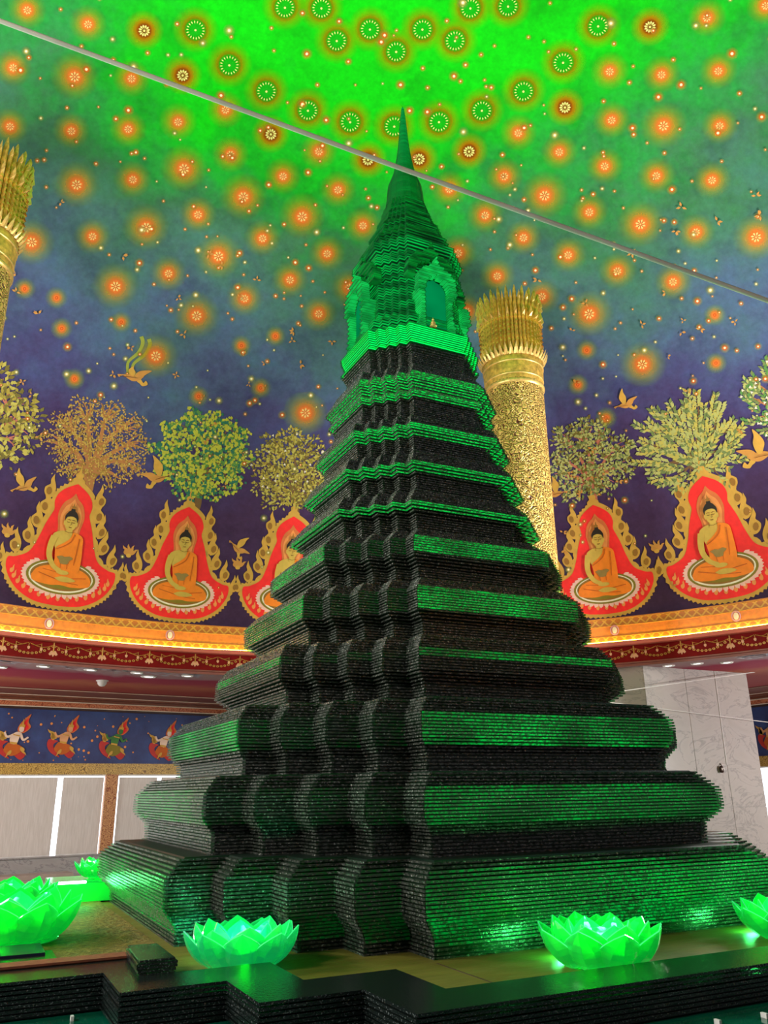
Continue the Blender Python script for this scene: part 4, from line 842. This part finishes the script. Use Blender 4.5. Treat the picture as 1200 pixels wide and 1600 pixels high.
def tree(deg, cx, cy, rx, ry, base, lab, bark, leaves, nclus, lsize, per, seed, style='round', bw=.075, flowers=0, vis=None):
    az = math.radians(deg); rt_ = random.Random(seed); base_p = dome_xy(az, base[0], base[1], .008)
    t = thing('mural_tree', lab, 'mural tree', base_p, 0, 'painted trees round the dome'); place = lambda x, y, o: dome_xy(az, x, y, o)-base_p
    # attractors inside a lumpy crown
    pts = []
    tries = 0
    while len(pts) < nclus and tries < 6000:
        tries += 1; a = rt_.uniform(0, 2*PI); r = math.sqrt(rt_.random()); lum = 1-.14*(math.sin(a*5+seed)**2)
        p = (cx+rx*r*math.cos(a)*lum, cy+ry*r*math.sin(a)*lum)
        if p[1] < base[1]+.12 and abs(p[0]-base[0]) < .3: continue
        if min([math.hypot(p[0]-q[0], p[1]-q[1]) for q in pts] or [9]) > .55*math.sqrt(rx*ry/nclus)*1.9: pts.append(p)
        elif tries > 3000: pts.append(p)
    fork = (base[0]+(cx-base[0])*.3, base[1]+(cy-base[1])*.35)
    strokes = [ribbon(spline([(base[0]-.03, base[1]-.12), base, fork], 10), bw*1.25, bw*.8)]
    limbs = []
    nl = 7
    for j in range(nl):
        a = math.radians(-12+204*j/(nl-1)); e = (cx+rx*.55*math.cos(a), cy-ry*.12+ry*.62*math.sin(a)); m_ = (fork[0]+(e[0]-fork[0])*.45+rt_.uniform(-.06, .06), fork[1]+(e[1]-fork[1])*.5+(.06 if abs(math.cos(a)) > .5 else 0))
        sp_ = spline([fork if j % 2 else (base[0], base[1]+.05), m_, e], 12); limbs.append(sp_); strokes.append(ribbon(sp_, bw*.62, bw*.22))
    allp = [(q, i) for lb in limbs for i, q in enumerate(lb) if i > 3]
    for p in pts:
        q = min(allp, key=lambda k: math.hypot(k[0][0]-p[0], k[0][1]-p[1])+.02*k[1])[0]
        m_ = ((q[0]+p[0])/2+rt_.uniform(-.05, .05), (q[1]+p[1])/2+.03); sp_ = spline([q, m_, p], 6); strokes.append(ribbon(sp_, bw*.2, bw*.08))
    L_ = [(s, 0) for s in strokes]; surf(L_, place, [bark], 'branches', t, .006, .3)['kind'] = 'stuff'
    v = []; f = []; mi = []; nm = len(leaves)
    def leaf(x, y, a, l, w_, m, off):
        dx, dy = math.cos(a), math.sin(a); k = len(v)
        for ux, uy in ((0, 0), (.5, -w_), (1, 0), (.5, w_)): v.append(place(x+(ux*dx-uy*dy)*l, y+(ux*dy+uy*dx)*l, off))
        f.append((k, k+1, k+2, k+3)); mi.append(m)
    for p in pts:
        g = rt_.uniform(0, 2*PI); out_a = math.atan2(p[1]-fork[1], p[0]-fork[0])
        for j in range(per):
            if style == 'spray':      # leaves paired along short twigs
                k_ = j//2; sd = 1 if j % 2 else -1; tl = lsize*.42*k_; x = p[0]-math.cos(out_a)*lsize*1.2+math.cos(out_a)*tl; y = p[1]-math.sin(out_a)*lsize*1.2+math.sin(out_a)*tl
                leaf(x, y, out_a+sd*rt_.uniform(.5, .95), lsize*rt_.uniform(.8, 1.1), .24, rt_.randrange(nm), .012+.002*(j % 4))
            else:
                rr = lsize*1.35*math.sqrt(rt_.random()); a = rt_.uniform(0, 2*PI); leaf(p[0]+rr*math.cos(a)*1.2, p[1]+rr*math.sin(a)*.85, (a if style == 'fan' else -PI/2+rt_.uniform(-1, 1)), lsize*rt_.uniform(.7, 1.1), .28 if style == 'fan' else .40, rt_.randrange(nm), .010+.002*(j % 5))
    tag(obj('foliage', mesh('foliage', v, f, leaves, mi), t), kind='stuff')
    if flowers:
        v, f, mi = [], [], []
        for j in range(flowers):
            p = rt_.choice(pts); a0 = rt_.uniform(0, 1.2); q = (p[0]+rt_.uniform(-.1, .1), p[1]+rt_.uniform(-.1, .1))
            k = len(v); v += [place(q[0]+.03*math.cos(a0+2*PI*i/6)*(1 if i % 2 else .55), q[1]+.03*math.sin(a0+2*PI*i/6)*(1 if i % 2 else .55), .024) for i in range(6)]; f.append(tuple(range(k, k+6)))
        tag(obj('blossom', mesh('blossom', v, f, LEAF['white']), t), kind='stuff')
    return t
tree(118.6, .18, 3.0, .95, .86, (.45, 2.1), 'olive-leaved mural tree cut off by the left photo edge', P['rose'], [LEAF['olive'], LEAF['yel'], LEAF['olive2']], 76, .12, 12, 1, 'fan')
tree(104.9, .18, 3.14, .98, .88, (.18, 2.35), 'golden filigree mural tree with many bare branches, second tree from left', P['bark'], [LEAF['gold'], LEAF['gold'], LEAF['gold2']], 190, .055, 9, 2, 'fan', .105)
tree(91.1, .13, 3.36, .97, .93, (.16, 2.4), 'bushy mural tree with blue-green and lime leaves, third tree from left', P['barkD'], [LEAF['lime'], LEAF['green'], LEAF['teal'], LEAF['lime']], 130, .085, 16, 3, 'heart', .07)
tree(77.4, -.10, 3.2, .80, .86, (.04, 2.45), 'olive mural tree with small white blossoms touching the tower left edge', P['barkD'], [LEAF['olive'], LEAF['yel'], LEAF['olive2']], 120, .085, 12, 4, 'fan', .06, 22)
tree(37.7, .04, 3.1, .82, .84, (.03, 2.38), 'pale mural tree with clumped foliage beside the gilded column', P['rose'], [LEAF['pale'], LEAF['sage'], LEAF['pale'], LEAF['olive2']], 80, .085, 17, 5, 'fan', .07)
tree(24.0, -.10, 3.0, .97, .95, (.02, 2.35), 'broad-crowned mural tree with large yellow-green leaves, right of the pale tree', P['barkD'], [LEAF['yel'], LEAF['sage'], LEAF['pale']], 84, .115, 12, 6, 'spray', .08)
tree(10.8, -.28, 3.3, .72, .66, (-.45, 2.5), 'mural tree with white blossoms cut off by the right photo edge', P['bark'], [LEAF['sage'], LEAF['pale'], LEAF['green']], 48, .10, 11, 8, 'spray', .06, 60)
BODY = spline([(-.42, .02), (-.30, .12), (-.12, .06), (.08, .02), (.28, .10), (.40, .26), (.44, .40), (.36, .30), (.22, .26), (.05, .30), (-.10, .26), (-.24, .18), (-.36, .14), (-.50, .10), (-.42, .02)], 60)[:-1]
WING = spline([(-.05, .22), (-.22, .48), (-.18, .74), (-.06, .98), (-.02, .78), (.08, .60), (.10, .40), (.06, .24), (-.05, .22)], 40)[:-1]
WING2 = spline([(.08, .22), (.20, .42), (.42, .52), (.62, .56), (.50, .42), (.36, .28), (.20, .18), (.08, .22)], 34)[:-1]
TAILF = spline([(.34, .16), (.46, .06), (.52, .16), (.62, .04), (.46, -.06), (.34, 0), (.22, .06), (.34, .16)], 34)[:-1]
PLUME = [ribbon(spline([(-.16, .24), (-.26, .62), (-.02, 1.05), (.02, 1.42), (-.10, 1.62)], 24), .045, .07), ribbon(spline([(-.02, .26), (-.06, .62), (.22, 1.05), (.28, 1.42), (.18, 1.62)], 24), .045, .07)]
def bird(deg, s, size, flip, rot, lab, plume=False):
    az = math.radians(deg); b0 = dome_xy(az, 0, s, .01); t = thing('mural_bird', lab, 'mural bird', b0, 0, 'painted birds'); k = -1 if flip else 1
    place = lambda x, y, o: dome_xy(az, (x*k*math.cos(rot)-y*math.sin(rot))*size, s+(x*k*math.sin(rot)+y*math.cos(rot))*size, o)-b0
    surf([(BODY, 0)], place, [P['bird']], 'body', t, .016, .4); surf([(WING2, 0)], place, [P['bird']], 'wing', t, .022, .4)
    if plume: [surf([(p, 0)], place, [P['tail']], 'tail_plume', t, .010, .4) for p in PLUME]; surf([(xf(WING, .8, .45, 0, 0, .1), 0)], place, [P['gold']], 'wing', t, .026, .4)
    else: surf([(WING, 0)], place, [P['gold']], 'wing', t, .026, .4)
    surf([(TAILF, 0)], place, [P['gold']], 'tail', t, .020, .4)
    surf([(ribbon(spline([(-.30, .08), (-.05, .14), (.2, .17)], 8), .012, .006), 0), (ell(-.40, .075, .018, .018, 8), 0)], place, [P['line']], 'marking', t, .032, .4)
bird(101.9, 4.42, .52, False, 0, 'gold mural bird with two long green tail plumes above the left trees', True)
bird(110.8, 1.98, .42, False, .35, 'gold mural bird by the left edge beside the leftmost halo')
bird(84.9, 1.55, .40, False, -.9, 'gold mural bird flying between the second and third halos')
bird(94.9, 2.70, .55, True, .6, 'gold mural bird perched among the blue-green tree leaves')
bird(31.3, 3.98, .40, False, -.2, 'gold mural bird above the two right trees')
bird(42.0, 2.52, .44, True, .2, 'gold mural bird between the gilded column and pale tree')
bird(16.9, 2.38, .60, True, .1, 'large gold mural bird at the right photo edge')
# scattered small gold blossoms drifting over the night sky
v = []; f = []; rf = random.Random(21)
for i in range(110):
    az = math.radians(rf.uniform(0, 128)); Y = rf.uniform(.2, 7.2); a0 = rf.uniform(0, 6.28); r = rf.uniform(.06, .10)
    if Y < 2.4 and abs(((math.degrees(az)-104.9+6.85) % 13.7)-6.85) < 5.2: continue
    for j in range(rf.choice((3, 4))):
        a = a0+rf.choice((.9, 1.5, 2.0))*j; k = len(v)
        for ux, uy in ((.1, 0), (.5, -.22), (1, 0), (.5, .22)): v.append(dome_xy(az, (ux*math.cos(a)-uy*math.sin(a))*r, Y+(ux*math.sin(a)+uy*math.cos(a))*r, .03))
        f.append((k, k+1, k+2, k+3))
tag(obj('drifting_blossoms', mesh('drifting_blossoms', v, f, P['bird']), ceiling), kind='stuff')
# larger gold lotus sprigs between the halos
for deg, s, lab in ((97.6, 1.22, 'gold lotus sprig painted between the first and second halos'), (111.4, 1.2, 'gold lotus sprig painted at the left photo edge'), (84.2, 1.22, 'gold lotus sprig painted left of the half hidden halo'), (31.0, 1.2, 'gold lotus sprig painted between the two right halos')):
    az = math.radians(deg); b0 = dome_xy(az, 0, s, .01); t = thing('mural_flower', lab, 'mural flower', b0, 0, 'painted lotus sprigs'); place = lambda x, y, o: dome_xy(az, x, s+y, o)-b0
    [surf([(xf(FL, .16, .2, r, 0, 0), 0)], place, [P['bird']], 'petal', t, .014, .4) for r in (-.9, -.35, .2, .75)]; surf([(ell(0, -.02, .05, .04, 10), 0)], place, [P['gold']], 'calyx', t, .018, .4)
# flying celestial figures on the blue wall frieze
FRED = simple('mural_wing_red', rgb(190, 50, 44), .6)
FSK = {'w': simple('mural_fair_skin', rgb(235, 205, 180), .6), 'g': simple('mural_green_skin', rgb(60, 120, 50), .6), 'o': simple('mural_tan_skin', rgb(222, 160, 110), .6)}
def celestial(Mx, tpos, z, size, skin, lab, leg='robe_dark'):
    t = thing('mural_dancer', lab, 'mural figure', Mx @ Vector((tpos, -.01, z)), 0, 'flying figures on the blue frieze')
    R3 = Mx.to_3x3(); sx = -1; R3.col[0] = R3.col[1].cross(R3.col[2]); t.rotation_euler = R3.to_euler(); size_x = sx*size
    def L(nm, polys, mats, off): 
        if len(polys) > 1 and nm in ('wing', 'tail', 'arm', 'sash', 'belt'):
            for pl in polys: L(nm, [pl], mats, off)
            return
        mb = MB()
        for pl in polys: mb.add([(x*size_x, off, y*size) for x, y in pl], [tuple(range(len(pl)))])
        bm = bmesh.new(); me = mesh(nm, mb.v, mb.f, mats); bm.from_mesh(me); bmesh.ops.triangulate(bm, faces=bm.faces[:]); bm.to_mesh(me); bm.free(); obj(nm, me, t)
    fl = spline([(.10, .10), (.22, .12), (.33, .24), (.27, .36), (.31, .52), (.20, .42), (.10, .30), (.06, .18), (.10, .10)], 40)[:-1]
    L('flame_halo', [fl], P['peach2'], .006); L('halo_inner', [xf(fl, .72, .72, 0, .05, .055)], P['red'], .009)
    L('wing', [spline([(-.10, -.08), (-.30, -.04), (-.34, -.18), (-.24, -.34), (-.04, -.44), (-.16, -.28), (-.20, -.16), (-.10, -.08)], 30)[:-1], spline([(.02, -.34), (.18, -.46), (.28, -.36), (.14, -.28), (.02, -.34)], 20)[:-1]], FRED, .006)
    L('tail', [xf(FL, .2, .3, .9, -.14, -.02), xf(FL, .14, .2, .4, -.2, -.06)], P['gold'], .012)
    L('legs', [spline([(-.10, -.10), (.10, -.14), (.22, -.22), (.12, -.34), (-.04, -.38), (-.18, -.26), (-.10, -.10)], 30)[:-1]], P[leg], .014)
    L('sash', [xf(FL, .12, .22, -2.4, .16, -.2), xf(FL, .1, .2, 2.6, -.02, -.26)], P['gold'], .018)
    L('torso', [spline([(-.06, -.12), (.07, -.13), (.12, .02), (.16, .10), (.06, .13), (-.03, .08), (-.08, -.02), (-.06, -.12)], 26)[:-1]], FSK[skin], .020)
    L('arm', [ribbon(spline([(.14, .07), (.20, -.04), (.30, .02)], 8), .03, .018), ribbon(spline([(-.02, .06), (-.14, .02), (-.20, .12)], 8), .03, .018)], FSK[skin], .024)
    L('head', [ell(.14, .19, .055, .07, 14)], FSK[skin], .028)
    L('crown', [[(.08, .23), (.10, .30), (.13, .28), (.16, .42), (.18, .28), (.205, .29), (.20, .22), (.14, .24)]], P['gold'], .032)
    L('belt', [ribbon([(-.07, -.10), (.08, -.12)], .02, .02), ribbon([(-.02, .07), (.12, .04)], .012, .012)], P['gold'], .032)
celestial(WM, -.60, 2.03, 1.0, 'w', 'pale flying figure with flame halo at the left end of the blue frieze')
celestial(WM, .45, 2.06, .98, 'o', 'flying figure in orange with flame halo, second on the blue frieze')
celestial(WM, 1.60, 2.04, .98, 'g', 'green-skinned flying figure with flame halo, third on the blue frieze', 'moss')
celestial(WM, 2.78, 2.02, .98, 'w', 'flying figure partly hidden by the tower on the blue frieze')
celestial(EM, 7.9, 2.05, 1.0, 'o', 'flying figure on the small frieze piece right of the marble pier')
mb = MB(); rf = random.Random(4)
for i in range(110):
    x, z, r = rf.uniform(-3, 5), rf.uniform(1.55, 2.6), rf.choice((.010, .015, .02, .03)); mb.add([(WM @ Vector((x+r*math.cos(2*PI*j/7), -.012, z+r*math.sin(2*PI*j/7)))) for j in range(7)], [tuple(range(7))])
tag(mb.build('frieze_stars', M['halo_plain'] if 'halo_plain' in M else P['peach'], wall_n), kind='stuff')
